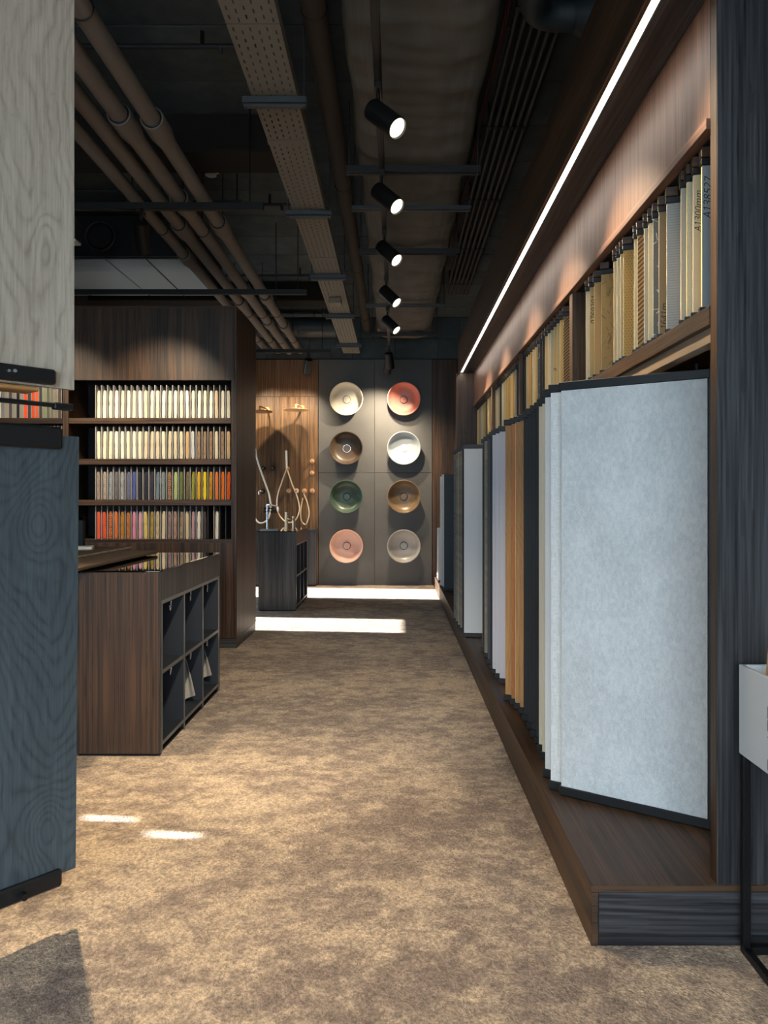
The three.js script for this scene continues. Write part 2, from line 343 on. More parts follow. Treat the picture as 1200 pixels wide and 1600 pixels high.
const shelfRows = [
  { y: 1.854, n: 'topmost shelf', cols: Array.from({ length: 23 }, (_, i) => [['#e6dcc2', 'cream'], ['#e8e0cc', 'ivory'], ['#e2d8bc', 'pale cream'], ['#ece6d8', 'off-white']][(i * 7 + 2) % 4]).map((c, i) => i === 20 ? ['#d6bfa0', 'tan'] : c) },
  { y: 1.524, n: 'second shelf', cols: 'cream cream cream ivory ivory cream ivory cream sand sand sand cream sand sand sand tan grey taupe taupe taupe sand taupe tan'.split(' ').map(n => [{ cream: '#e4d9bb', ivory: '#e6dfcd', sand: '#d8c8aa', tan: '#c9a678', grey: '#c4c2c0', taupe: '#a58a72' }[n], n, n === 'taupe' ? 1 : 0]) },
  { y: 1.195, n: 'third shelf', cols: [['#a7978e', 'mottled rose grey', 1], ['#b3a59a', 'mottled beige', 1], ['#98a0aa', 'mottled blue grey', 1], ['#75757a', 'mottled grey', 1], ['#a3a7b2', 'pale mottled grey', 1], ['#5e5f7d', 'slate violet'], ['#46538e', 'cobalt blue'], ['#1e2127', 'black'], ['#252634', 'midnight blue'], ['#2f2d3b', 'dark aubergine'], ['#6a7885', 'steel blue'], ['#7b8689', 'blue grey'], ['#b59c86', 'striped brown and white', 2], ['#a9b478', 'pale green'], ['#66733f', 'olive green'], ['#837455', 'khaki brown', 1], ['#8f8c33', 'moss green'], ['#d9a51e', 'mustard yellow'], ['#eac91d', 'bright yellow'], ['#d79a2c', 'ochre', 1], ['#e07a3a', 'salmon orange'], ['#e3711d', 'orange'], ['#df5a14', 'deep orange']] },
  { y: 0.876, n: 'bottom shelf', cols: [['#e25a3c', 'coral red'], ['#e4522f', 'vermilion'], ['#e08a54', 'striped orange and white', 2], ['#cf6f3a', 'rust'], ['#c98a35', 'mottled amber', 1], ['#c87a48', 'terracotta', 1], ['#d087a3', 'rose pink'], ['#cf9aa8', 'dusty pink'], ['#d3b96c', 'straw yellow'], ['#b59a52', 'olive gold', 1], ['#d8c7a4', 'flecked sand', 1], ['#dcc6a6', 'sand'], ['#a18c90', 'mauve grey', 1], ['#bd9c8e', 'rose beige', 1], ['#a9957f', 'stone', 1], ['#d4bd98', 'beige'], ['#b38f95', 'mauve'], ['#e6dccb', 'off-white'], ['#4a4140', 'charcoal brown'], null, ['#e9e0cf', 'white wool'], null, null] },
];
for (const row of shelfRows) row.cols.forEach((c, i) => {
  const x = -2.425 + i * 0.0478;
  const o = c ? thing('carpet_sample', `${c[1]} carpet sample, ${ORD[i]} from left on ${row.n} of the walnut wall`, 'carpet sample', [x, row.y, SZ - 0.03], 0, `carpet samples on the ${row.n}`)
    : thing('sample_card', `bare dark sample card without carpet, ${ORD[i]} from left on ${row.n}`, 'sample card', [x, row.y, SZ - 0.03], 0, 'bare sample cards');
  part('card', gFin, c ? finMat : finDark, o);
  if (c) { const p = part('pile_strip', gPile, pileMat(c[0], c[2] || 0), o); p.position.set(0.0215, 0, rr(-0.008, 0.004)); p.rotation.z = rr(-0.02, 0.02); }
});
// left bay: flat spines
{
  const cols = ['#e8dcc4:cream', '#7f7f83:grey', '#9a8d7c:greige', '#4c474c:dark grey', '#8d8a7c:stone', '#1d1c1d:black', '#8e8478:taupe', '#e8481f:bright orange', '#3a3536:charcoal', '#c84a26:rust red', '#c9592f:burnt orange', '#3c3b3e:graphite', '#7d8262:sage green', '#5a5c4a:dark sage', '#6e6a58:olive grey', '#7c7264:mushroom', '#4a3f38:dark brown'];
  const g = bx(-0.0125, 0.0125, 0, 0.25, -0.22, 0, 'y', 0.003), gc = bx(-0.003, 0.003, 0, 0.27, -0.2, 0, 'y', 0.001);
  for (const [y, row, k0] of [[1.854, 'upper left', 0], [1.524, 'second left', 0]]) cols.forEach((c, i) => {
    const [hex, nm] = c.split(':'), x = -3.20 + i * 0.0305 + (row === 'second left' ? 0.002 : 0);
    if (x > -2.70) return;
    const o = thing('fabric_sample', `${nm} flat fabric sample, ${ORD[i]} from left in the ${row} bay`, 'fabric sample', [x, y, SZ - 0.02], 0, `fabric samples in the ${row} bay`);
    part('swatch', g, pileMat(row === 'second left' ? ['#e0cfc6', '#d8c4bc', '#c9b8b0'][i % 3] : hex), o);
    part('card', gc, finMat, o).position.x = 0.0155;
  });
}

// ───────────────────────── islands ─────────────────────────
function islandUnit(o, X0, X1, Z0, Z1, H, ys, ncol, wood) {   // Z0 far, Z1 near; open cubbies on the +x side
  const c = 0.018, D = X1 - 0.34;
  part('front_panel', bx(X0, X1 - 0.006, 0.012, H - 0.008, Z1 - 0.02, Z1, 'y'), wood, o);
  part('rear_panel', bx(X0, X1 - 0.006, 0.012, H - 0.008, Z0, Z0 + 0.02, 'y'), wood, o);
  part('side_panel', bx(X0, X0 + 0.02, 0.012, H - 0.008, Z0 + 0.02, Z1 - 0.02, 'y'), wood, o);
  part('apron', bx(X1 - 0.025, X1 - 0.003, ys[2] + c, H - 0.008, Z0 + 0.02, Z1 - 0.006, 'y'), M.stained, o);
  part('base', bx(X0 + 0.01, X1 - 0.012, 0, 0.012, Z0 + 0.01, Z1 - 0.01, 'y'), M.blackMatt, o);
  part('glass_top', bx(X0, X1, H - 0.008, H, Z0, Z1, 'z', 0.002), M.glassTop, o, 'dark glossy glass top');
  part('cubby_back', bx(X0 + 0.02, X0 + 0.03, ys[0], ys[2] + c, Z0 + 0.02, Z1 - 0.02), M.navy, o);
  const zs = []; for (let k = 0; k <= ncol; k++) zs.push(Z0 + 0.03 + (Z1 - Z0 - 0.06) * k / ncol);
  for (const z of zs) { const u = part('upright', [bx(X0 + 0.03, X1 - 0.002, 0.014, ys[2] + c, z - c / 2, z + c / 2)], M.navy, o); part('edge_strip', bx(X1 - 0.002, X1 + 0.0005, 0.014, ys[2] + c, z - c / 2, z + c / 2), M.edgeGrey, u); }
  for (const y of ys) { const u = part('cubby_shelf', bx(X0 + 0.03, X1 - 0.003, y, y + c, Z0 + 0.02, Z1 - 0.02), M.navy, o); part('edge_strip', bx(X1 - 0.003, X1, y, y + c, Z0 + 0.02, Z1 - 0.02), M.edgeGrey, u); }
  part('corner_strip', bx(X1 - 0.006, X1, 0.012, H - 0.008, Z1 - 0.022, Z1 - 0.001, 'y', 0.001), M.stained, o); part('corner_strip', bx(X1 - 0.006, X1, 0.012, H - 0.008, Z0 + 0.001, Z0 + 0.021, 'y', 0.001), M.stained, o);
  return zs;
}
{
  const o = thing('display_island', 'walnut island with glossy top and six open navy cubbies', 'cabinet', [0, 0, 0]);
  const X1 = -1.0985, X0 = -1.493, Z1 = -3.433, Z0 = -4.6, ys = [0.04, 0.375, 0.705];
  const zs = islandUnit(o, X0, X1, Z0, Z1, 0.866, ys, 3, M.walnut);
  for (let k = 0; k < 3; k++) for (let j = 0; j < 2; j++) {
    const z = zs[k] + 0.02, y = ys[j + 1] - 0.055;   // hook on the far upright of each cubby
    part('hook', [tube([[X1 - 0.06, y + 0.03, z - 0.012], [X1 - 0.06, y + 0.03, z + 0.012], [X1 - 0.06, y - 0.012, z + 0.018], [X1 - 0.058, y - 0.02, z + 0.034], [X1 - 0.055, y + 0.004, z + 0.048]], 0.005, 20, 8)], M.chrome, o);
  }
  // cloth samples hanging on two hooks
  function drape(name, label, z, y0, len, wid) {
    const pos = [], uv = [], idx = [], n = 14, m = 18;
    for (let i = 0; i <= n; i++) for (let j = 0; j <= m; j++) {
      const t = i / n, s = j / m - 0.5;
      const spread = wid * (0.12 + 0.88 * Math.pow(t, 0.75)), fold = 0.016 * Math.sin(s * 17) * (1 - 0.4 * t);
      pos.push(-0.02 + s * spread, y0 - len * t * (1 - 0.25 * Math.abs(s)) , z + 0.022 + fold + 0.02 * t); uv.push(s * 0.3, t * 0.3);
    }
    for (let i = 0; i < n; i++) for (let j = 0; j < m; j++) { const a = i * (m + 1) + j; idx.push(a, a + 1, a + m + 2, a, a + m + 2, a + m + 1); }
    const g = new THREE.BufferGeometry(); g.setAttribute('position', new THREE.Float32BufferAttribute(pos, 3)); g.setAttribute('uv', new THREE.Float32BufferAttribute(uv, 2)); g.setIndex(idx); g.computeVertexNormals();
    const t = thing(name, label, 'cloth sample', [X1 - 0.09, 0, 0]);
    part('cloth', g, M.cloth, t); return t;
  }
  drape('cloth_sample', 'grey cloth sample hanging in the lower far cubby of the island', zs[0] + 0.02, 0.335, 0.24, 0.17);
  drape('cloth_sample', 'pale cloth sample hanging in the lower middle cubby of the island', zs[1] + 0.02, 0.335, 0.27, 0.17);

  const d = thing('drawer_cabinet', 'walnut drawer cabinet left of the island, under the brown felt counter', 'cabinet', [0, 0, 0]);
  const A0 = -2.45, A1 = -1.50;
  part('body', bx(A0, A1, 0.01, 0.862, -4.6, -3.52, 'y'), M.blackMatt, d);
  for (const [y0, y1] of [[0.02, 0.30], [0.335, 0.585], [0.62, 0.85]]) part('drawer', bx(A0, A1 - 0.006, y0, y1, -3.52, -3.50, 'y'), M.walnut, d);
  part('counter', bx(A0, -1.43, 0.874, 0.892, -4.43, -3.30, 'x', 0.004), M.felt, d, 'brown felt counter slab');
  part('counter_support', bx(A0 + 0.02, A1 - 0.03, 0.862, 0.874, -4.4, -3.50), M.blackMatt, d);
  part('counter_leaf', bx(A0, -1.66, 0.892, 0.902, -4.62, -3.30, 'x', 0.003), M.felt, d);
  part('leaf_edge', bx(-1.662, -1.655, 0.893, 0.9035, -4.62, -3.30, 'z', 0.001), M.greige, d, 'pale edge strip');
}
{ // things on the felt counter
  const b = thing('catalogue', 'white open catalogue lying on the brown felt counter', 'catalogue', [-1.90, 0.902, -4.36], 0.3);
  part('pages', bx(-0.10, 0.10, 0.004, 0.018, -0.07, 0.07, 'x', 0.002), std(0xd8d6d0, 0.7), b);
  part('cover', bx(-0.105, 0.105, 0, 0.004, -0.075, 0.075), std(0x9c9a96, 0.6), b);
  const t = thing('tape_dispenser', 'small dark case lying beside the catalogue on the counter', 'case', [-1.98, 0.902, -4.2], 0.1);
  part('case_body', bx(-0.08, 0.08, 0, 0.018, -0.03, 0.03, 'x', 0.004), M.black, t);
  part('case_lid', bx(-0.078, 0.078, 0.018, 0.024, -0.028, 0.028, 'x', 0.002), M.steelBlack, t);
  const s = thing('tablet_stand', 'black hooked tablet stand on the counter in front of the shelf', 'stand', [-1.965, 0.902, -4.53]);
  part('foot', bx(-0.07, 0.06, 0, 0.012, -0.06, 0.06, 'x', 0.004), M.black, s);
  part('post', bx(0.01, 0.05, 0.012, 0.19, -0.015, 0.015, 'y', 0.004), M.black, s);
  part('arm', [bx(-0.14, 0.05, 0.165, 0.19, -0.015, 0.015, 'x', 0.004)], M.black, s);
  part('holder', bx(-0.16, -0.03, 0.13, 0.17, -0.03, -0.016, 'x', 0.003), M.black, s);
}
{ // bathroom vanity island
  const o = thing('vanity_island', 'grey-brown wood vanity island with glossy top before the shower wall', 'cabinet', [0, 0, 0]);
  const X1 = -1.065, X0 = -1.47, Z1 = -7.886, Z0 = -8.9, ys = [0.04, 0.36, 0.70];
  islandUnit(o, X0, X1, Z0, Z1, 0.857, ys, 3, M.stained);
  const f = thing('folded_towel', 'grey folded towel inside the far vanity cubby', 'towel', [X1 - 0.12, 0.378, -8.72]);
  part('towel_roll', [bx(-0.09, 0.09, 0, 0.04, -0.1, 0.1, 'x', 0.015), bx(-0.088, 0.088, 0.04, 0.075, -0.098, 0.098, 'x', 0.015), bx(-0.085, 0.08, 0.075, 0.11, -0.09, 0.09, 'x', 0.015)], M.cloth, f);
  const c = thing('wall_counter', 'shallow dark counter along the shower wall behind the vanity', 'counter', [0, 0, 0]);
  part('top', bx(-2.6, -1.085, 0.765, 0.785, ZB + 0.026, ZB + 0.19, 'x'), M.stained, c);
  part('front', bx(-2.6, -1.09, 0.02, 0.765, ZB + 0.16, ZB + 0.18, 'y'), M.stained, c);
  part('plinth', bx(-2.6, -1.10, 0, 0.02, ZB + 0.026, ZB + 0.17, 'x'), M.blackMatt, c);
}

// ───────────────────────── shower fittings ─────────────────────────
{
  const W = ZB + 0.025;
  const rosette = (name, label, x, y, r, mat, knob) => {
    const o = thing(name, label, 'tap knob', [x, y, W]);
    part('rosette', [cyl([0, 0, 0], [0, 0, 0.012], r, r, 28)], mat, o);
    if (knob) { part('knob', [cyl([0, 0, 0.012], [0, 0, 0.06], r * 0.62, r * 0.58, 24)], mat, o); part('knob_face', cyl([0, 0, 0.06], [0, 0, 0.064], r * 0.4, r * 0.36, 20), M.chrome, o); }
    return o;
  };
  const head = (x, y, mat, label) => {
    const o = thing('rain_shower_head', label, 'shower head', [x, y, W]);
    part('disc', lathe([[0, 0], [0.165, 0], [0.17, 0.004], [0.17, 0.012], [0.02, 0.022], [0, 0.022]], 48), mat, o).position.set(0, 0, 0.34);
    part('neck', cyl([0, 0.02, 0.34], [0, 0.08, 0.34], 0.013), mat, o);
    part('arm', tube([[0.04, 0.075, 0.005], [0.035, 0.075, 0.15], [0.01, 0.08, 0.30], [0, 0.078, 0.34]], 0.011, 20, 10), mat, o);
    part('rosette', cyl([0.04, 0.075, 0], [0.04, 0.075, 0.014], 0.038, 0.036, 28), M.gold, o);
  };
  head(-1.345, 2.40, M.brass, 'pale brass rain shower head disc with gold rosette near the basins');
  head(-1.83, 2.375, std(0x6b5a4a, 0.3, 0.8), 'dark bronze rain shower head disc half hidden by the partition');
  rosette('shower_tap', 'topmost gold shower knob at the right of the shower wall', -1.163, 1.73, 0.032, M.gold, true);
  rosette('shower_tap', 'upper gold shower knob, directly below the topmost knob', -1.163, 1.567, 0.030, M.gold, true);
  ['leftmost gold knob of the lower row, under the hand shower', 'second gold knob of the lower row of four', 'third gold knob of the lower row, feeding the short hose', 'rightmost gold knob of the lower row, below two others'].forEach((l, i) => rosette('shower_tap', l, -1.492 + i * 0.1105, 1.317, 0.034, i === 1 ? M.brass : M.gold, true));
  rosette('shower_tap', 'left one of two black knobs beside the hand shower', -1.842, 1.63, 0.032, M.black, true);
  rosette('shower_tap', 'right one of two black knobs beside the hand shower', -1.71, 1.63, 0.032, M.black, true);
  { const o = thing('wall_spout', 'small chrome wall spout below the black knobs', 'spout', [-1.85, 1.31, W]);
    part('rosette', cyl([0, 0, 0], [0, 0, 0.012], 0.035, 0.035, 24), M.black, o); part('spout', tube([[-0.0, 0, 0], [-0.01, 0, 0.06], [-0.03, 0, 0.1], [-0.035, -0.05, 0.11]], 0.013, 16, 8), M.chrome, o); }
  { const o = thing('bath_mixer', 'black and chrome wall mixer with curved chrome spout above the counter', 'mixer', [-1.74, 1.03, W]);
    part('bar', cyl([-0.09, 0, 0.05], [0.09, 0, 0.05], 0.02), M.black, o); part('lever', cyl([-0.09, 0.04, 0.06], [0.05, 0.04, 0.06], 0.012), M.black, o);
    part('mount', cyl([0, 0, 0], [0, 0, 0.05], 0.03), M.black, o);
    part('spout', tube([[-0.06, 0.08, 0.06], [0.05, 0.085, 0.07], [0.11, 0.06, 0.08], [0.12, 0.0, 0.09]], 0.012, 20, 8), M.chrome, o); }
  { const o = thing('hand_shower', 'pale stick hand shower on gold holder with looping hose', 'hand shower', [-1.505, 1.63, W]);
    part('holder', [cyl([0, 0, 0], [0, 0, 0.05], 0.028, 0.024)], M.gold, o);
    part('handset', cyl([-0.005, 0, 0.06], [-0.012, 0.245, 0.075], 0.012, 0.016), M.white, o);
    part('hose', tube([[-0.005, 0, 0.06], [-0.06, -0.16, 0.07], [-0.135, -0.42, 0.07], [-0.12, -0.62, 0.07], [-0.01, -0.745, 0.075], [0.10, -0.735, 0.07], [0.17, -0.60, 0.06], [0.155, -0.45, 0.05], [0.06, -0.2, 0.04], [0.0, -0.02, 0.03]], 0.009, 90, 8), M.brass, o); }
  { const o = thing('shower_hose', 'long white shower hose curving down beside the partition', 'hose', [-1.95, 1.90, W]);
    part('holder', cyl([0, 0, 0], [0, 0, 0.05], 0.026, 0.024), M.chrome, o);
    part('hose', tube([[0, 0, 0.05], [0.03, -0.15, 0.06], [0.12, -0.42, 0.06], [0.20, -0.66, 0.06], [0.215, -0.84, 0.06], [0.16, -1.00, 0.06], [0.06, -1.03, 0.06], [-0.02, -0.93, 0.04], [-0.03, -0.8, 0.02]], 0.012, 80, 8), M.white, o); }
  { const o = thing('shower_hose', 'short brass shower hose looping from the third gold knob', 'hose', [-1.271, 1.317, W]);
    part('connector', cyl([0, -0.05, 0.04], [0, 0.0, 0.05], 0.012), M.gold, o);
    part('hose', tube([[0, -0.05, 0.045], [0.05, -0.18, 0.05], [0.07, -0.33, 0.05], [0.02, -0.47, 0.05], [-0.03, -0.43, 0.05], [-0.045, -0.28, 0.05], [-0.02, -0.1, 0.03]], 0.009, 60, 8), M.brass, o); }
  // on the vanity
  { const o = thing('basin_tap', 'taller gold pillar tap on the glossy vanity top', 'tap', [-1.222, 0.857, -8.25]);
    part('pillar', cyl([0, 0, 0], [0, 0.20, 0], 0.018), M.brass, o); part('spout', cyl([0, 0.13, 0], [0.045, 0.12, 0.03], 0.011), M.brass, o); part('flange', cyl([0, 0, 0], [0, 0.008, 0], 0.028), M.gold, o); }
  { const o = thing('basin_tap', 'shorter gold pillar tap on the glossy vanity top', 'tap', [-1.143, 0.857, -8.25]);
    part('pillar', cyl([0, 0, 0], [0, 0.155, 0], 0.017), M.brass, o); part('lever', cyl([0, 0.10, 0], [0.0, 0.12, 0.05], 0.008), M.brass, o); part('flange', cyl([0, 0, 0], [0, 0.008, 0], 0.026), M.gold, o); }
  { const o = thing('spout_stand', 'white square display plate with slim upright pipe on the vanity', 'stand', [-1.39, 0.857, -8.1]);
    part('plate', bx(-0.09, 0.11, 0, 0.014, -0.09, 0.09, 'x', 0.003), M.white, o); part('pipe', cyl([-0.02, 0.014, 0], [-0.02, 0.29, 0], 0.011), M.chrome, o); part('outlet', cyl([-0.02, 0.28, 0], [0.02, 0.285, 0.06], 0.009), M.chrome, o); }
}

// ───────────────────────── round basins on the grey panel ─────────────────────────
{
  const bowl = lathe([[0, 0], [0.10, 0], [0.115, 0.004], [0.17, 0.028], [0.208, 0.075], [0.226, 0.125], [0.231, 0.142], [0.229, 0.147], [0.221, 0.147], [0.216, 0.140], [0.206, 0.10], [0.185, 0.06], [0.15, 0.038], [0.08, 0.028], [0, 0.026]], 64, 0.9);
  bowl.rotateX(Math.PI / 2);
  const cap = lathe([[0, 0.028], [0.048, 0.028], [0.048, 0.036], [0.044, 0.040], [0, 0.041]], 32); cap.rotateX(Math.PI / 2);
  const ring = lathe([[0.049, 0.027], [0.056, 0.027], [0.056, 0.0335], [0.049, 0.0335]], 32); ring.rotateX(Math.PI / 2);
  const defs = [['#e6decb', 'creamy white round basin, topmost of the left column'], ['#c07f72', 'coral pink round basin, topmost of the right column'],
  ['#4a3d30', 'dark brown round basin, second in the left column'], ['#9aa3a9', 'pale blue-white round basin, second in the right column'],
  ['#3f5346', 'dark green round basin, third in the left column'], ['#6e5a42', 'olive brown round basin, third in the right column'],
  ['#d2ab9c', 'blush pink round basin, lowest of the left column'], ['#a09e9a', 'light grey round basin, lowest of the right column']];
  defs.forEach(([c, l], i) => {
    const o = thing('round_basin', l, 'basin', [i % 2 ? 0.115 : -0.678, [2.584, 1.905, 1.235, 0.552][i >> 1], ZB + 0.03], 0, 'round basins mounted on the grey panel');
    const m = new THREE.MeshPhysicalMaterial({ color: c, roughness: 0.42, clearcoat: 0.25, clearcoatRoughness: 0.3 });
    part('bowl', bowl, m, o); const dr = part('drain_ring', ring, i === 2 || i === 0 || i === 3 ? M.chrome : M.black, o); part('drain_cap', cap, m, dr);
  });
}

// ───────────────────────── right display unit ─────────────────────────
const UX = 0.863, UZ0 = -1.974, UZ1 = -10.2;
{
  const o = thing('sample_display_unit', 'long walnut display unit with low plinth along the right side', 'display unit', [0, 0, 0]);
  part('plinth_top', bx(0.5235, 1.70, 0.145, 0.165, UZ1, UZ0, 'z'), M.walnut, o);
  part('plinth_face', bx(0.5255, 0.545, 0.0, 0.145, UZ1, UZ0 - 0.002, 'z'), M.walnut, o);
  part('plinth_end', bx(0.545, 1.70, 0.0, 0.145, UZ0 - 0.022, UZ0 - 0.003, 'x'), M.stained, o);
  part('plinth_core', bx(0.56, 1.70, 0.0, 0.144, UZ1 + 0.02, UZ0 - 0.03, 'z'), M.blackMatt, o);
  part('end_panel', bx(UX, 1.72, 0.165, YC - 0.08, UZ0 - 0.043, UZ0, 'y'), M.stained, o);
  part('end_panel_edge', bx(UX - 0.001, UX, 0.165, YC - 0.08, UZ0 - 0.041, UZ0 - 0.002, 'y', 0.0003), M.walnut, o);
  part('back_panel', bx(1.60, 1.62, 0.165, 2.59, -8.1, UZ0 - 0.043, 'y'), M.blackMatt, o);
  for (let k = 0; k < 4; k++) { const a = -8.1 + (k) * 1.5208, b = a + 1.5188; part('fascia_board', bx(UX, UX + 0.02, 2.245, 2.61, a, Math.min(b, UZ0 - 0.043), 'y'), M.fascia, o); }
  part('lower_rail', bx(UX - 0.012, UX + 0.035, 2.2155, 2.245, -8.1, UZ0 - 0.043, 'z'), M.fascia, o);
  part('shelf_board', bx(UX - 0.004, 1.60, 1.679, 1.731, -8.1, UZ0 - 0.043, 'z'), M.walnut, o);
  part('shelf_underrail', bx(UX + 0.012, UX + 0.05, 1.635, 1.679, -8.1, UZ0 - 0.043, 'z'), std(0x8d7a66, 0.5), o, 'lighter rail under the shelf');
  part('hanger_rail', bx(UX + 0.02, 1.5, 2.212, 2.235, -8.1, UZ0 - 0.043, 'z'), M.blackMatt, o);
  for (const [a, b] of [[-3.66, -3.60], [-5.17, -5.11], [-6.66, -6.60]]) part('divider', bx(UX + 0.002, 1.60, 1.731, 2.2155, a, b, 'y'), M.walnut, o);
  part('far_return', bx(0.668, 1.60, 0.165, 2.59, -8.15, -8.1, 'y'), M.walnut, o);
  part('canopy_face', bx(0.693, 0.706, 2.575, 2.93, -8.15, UZ0 - 0.043, 'z'), M.walnut, o);
  part('canopy_face_edge', bx(0.690, 0.694, 2.575, 2.579, -8.15, UZ0 - 0.043, 'z', 0.0005), M.fascia, o);
  part('canopy_soffit', [bx(0.74, UX, 2.59, 2.61, -8.1, UZ0 - 0.043, 'z'), bx(0.706, 0.712, 2.59, 2.61, -8.1, UZ0 - 0.043, 'z')], M.stained, o);
  part('canopy_lid', bx(0.706, UX + 0.7, 2.93, 2.95, -8.15, UZ0 - 0.043, 'z'), M.walnut, o);
  part('canopy_back', bx(0.712, 0.74, 2.612, 2.62, -8.1, UZ0 - 0.043, 'z'), M.blackMatt, o);
  const L = thing('led_strip', 'long thin white LED strip recessed in the canopy above the fascia', 'light strip', [0.726, 2.592, 0]);
  part('diffuser', bx(-0.0125, 0.0125, 0, 0.018, -8.08, UZ0 - 0.06, 'z', 0.001), M.led, L);
  part('channel', [bx(-0.0138, -0.0126, 0.0, 0.0195, -8.08, UZ0 - 0.06, 'z', 0.0003), bx(0.0126, 0.0138, 0.0, 0.0195, -8.08, UZ0 - 0.06, 'z', 0.0003)], M.galv, L);
  const len = 8.08 + UZ0 - 0.06;
  const a = new THREE.RectAreaLight(new THREE.Color().setRGB(1, 0.86, 0.74), 9, 0.025, len);
  a.position.set(0.726, 2.589, (-8.08 + UZ0 - 0.06) / 2); a.rotation.x = -Math.PI / 2; scene.add(a);
}

// upper rack of small sample boards
function ctex(w, h, draw) {
  const cv = document.createElement('canvas'); cv.width = w; cv.height = h; const c = cv.getContext('2d'); draw(c, w, h);
  const t = new THREE.CanvasTexture(cv); t.colorSpace = THREE.SRGBColorSpace; return t;
}
const speckle = (c, w, h, a = 0.12) => { for (let i = 0; i < 2600; i++) { c.fillStyle = rnd() > 0.5 ? `rgba(0,0,0,${a})` : `rgba(255,255,255,${a})`; c.fillRect(rnd() * w, rnd() * h, 1 + rnd() * 2, 1 + rnd() * 2); } };
const write = (c, w, h, text, x, y, size) => { c.save(); c.translate(x, y); c.rotate(-Math.PI / 2 + 0.03); c.fillStyle = '#14161a'; c.font = `italic ${size}px sans-serif`; c.textAlign = 'left'; c.fillText(text, 0, 0); c.restore(); };
const plain = (col, text, x = 95, y = 300, size = 60) => ctex(text ? 768 : 256, text ? 1024 : 384, (c, w, h) => { c.fillStyle = col; c.fillRect(0, 0, w, h); speckle(c, w, h, 0.07); if (text) write(c, w, h, text, x, y, size); });
const patterned = (col, ink, kind) => ctex(256, 384, (c, w, h) => {
  c.fillStyle = col; c.fillRect(0, 0, w, h); speckle(c, w, h, 0.06); c.strokeStyle = ink; c.fillStyle = ink; c.lineWidth = 3;
  if (kind === 'dots') for (let y = 0; y < h; y += 10) for (let x = 0; x < w; x += 10) { c.beginPath(); c.arc(x + (y / 10 % 2) * 5, y, 2.6, 0, 7); c.fill(); }
  if (kind === 'diag') for (let k = -h; k < w; k += 16) { c.lineWidth = 5; c.beginPath(); c.moveTo(k, h); c.lineTo(k + h, 0); c.stroke(); }
  if (kind === 'zig') for (let x = 30; x < w; x += 70) { c.beginPath(); for (let y = 0; y <= h; y += 24) c.lineTo(x + ((y / 24) % 2 ? 30 : 0), y); c.stroke(); }
  if (kind === 'ridge') for (let y = 0; y < h; y += 8) { c.globalAlpha = 0.5; c.fillRect(0, y, w, 3); }
  if (kind === 'grain') for (let x = 0; x < w; x += 5) { c.globalAlpha = 0.15 + 0.35 * rnd(); c.fillRect(x + rnd() * 4, 0, 1 + rnd() * 2, h); }
  if (kind === 'crackle') for (let i = 0; i < 120; i++) { c.lineWidth = 1 + rnd() * 2; c.beginPath(); const x = rnd() * w, y = rnd() * h; c.moveTo(x, y); c.lineTo(x + rr(-20, 20), y + rr(-30, 30)); c.stroke(); }
});
const F = {
  a138527: [plain('#8f979b', 'A138527', 60, 380, 76), 'grey board with handwritten number A138527'],
  a1300: [plain('#c8b796', 'A1300mm', 52, 420, 66), 'beige board with a handwritten number'],
  n07: [plain('#a89468', '0769201', 70, 420, 84), 'tan board with handwritten digits'],
  n3: [plain('#c2a56a', '3', 74, 640, 110), 'golden board marked with a handwritten 3'],
  n164: [plain('#7c6a4c', '1641m', 62, 980, 70), 'brown board with faint handwriting'],
  beige: [plain('#c9bd9f'), 'plain beige board'], sand: [plain('#bfa97c'), 'plain sand board'], stone: [plain('#a9a596'), 'plain stone grey board'],
  gold: [patterned('#b8924e', '#9a7636', 'dots'), 'gold dotted board'], greyridge: [patterned('#9a9c9a', '#7f8382', 'ridge'), 'grey ridged board'],
  diag: [patterned('#a8834f', '#5c3f22', 'diag'), 'brown diagonal striped board'], zig: [patterned('#b8925e', '#6a5238', 'zig'), 'tan zigzag board'],
  oak: [patterned('#c4a468', '#8a6a38', 'grain'), 'oak grained board'], crackle: [patterned('#5e6260', '#c8cac4', 'crackle'), 'dark crackled board'],
  cork: [patterned('#a8844c', '#7d5f34', 'crackle'), 'brown cork-like board'], black: [plain('#1c1c1e'), 'black board'], dark: [patterned('#3a322a', '#241e18', 'grain'), 'dark brown board'],
};
const faceMats = {}; for (const k in F) faceMats[k] = std(0xffffff, 0.7, 0, { map: F[k][0] });
const BW = 0.30, BH = 0.412, BT = 0.011;
const gBoardFace = new THREE.PlaneGeometry(BW - 0.002, BH - 0.002);
const gBoardCore = bx(0, BW, 0, BH, -BT / 2, BT / 2, 'y', 0.001);
const gBoardTop = bx(-0.004, BW, BH, BH + 0.02, -0.012, 0.012, 'x', 0.002), gBoardBlock = bx(-0.004, 0.035, BH + 0.021, BH + 0.05, -0.016, 0.016, 'x', 0.002), gBoardShoe = bx(-0.006, BW, -0.012, 0.006, -0.009, 0.009, 'x', 0.001);
const coreA = std(0xf0dc9a, 0.75), coreB = std(0xe2d6b4, 0.75), coreD = std(0x3a3835, 0.7);
function smallBoard(kind, d, alpha, where, i, core) {
  const o = thing('sample_board', `${F[kind][1]}, ${ORD[i]} in the ${where}`, 'sample board', [0.880, 1.745, -d], -alpha * Math.PI / 180, `sample boards in the ${where}`);
  part('core', gBoardCore, core || (rnd() > 0.45 ? coreA : coreB), o);
  const f = part('face', gBoardFace, faceMats[kind], o.children[0]); f.position.set(BW / 2, BH / 2, BT / 2 + 0.0008);
  part('top_clip', gBoardTop, M.rail, o); part('hanger_block', gBoardBlock, M.walnut, o); part('shoe', gBoardShoe, M.rail, o);
}
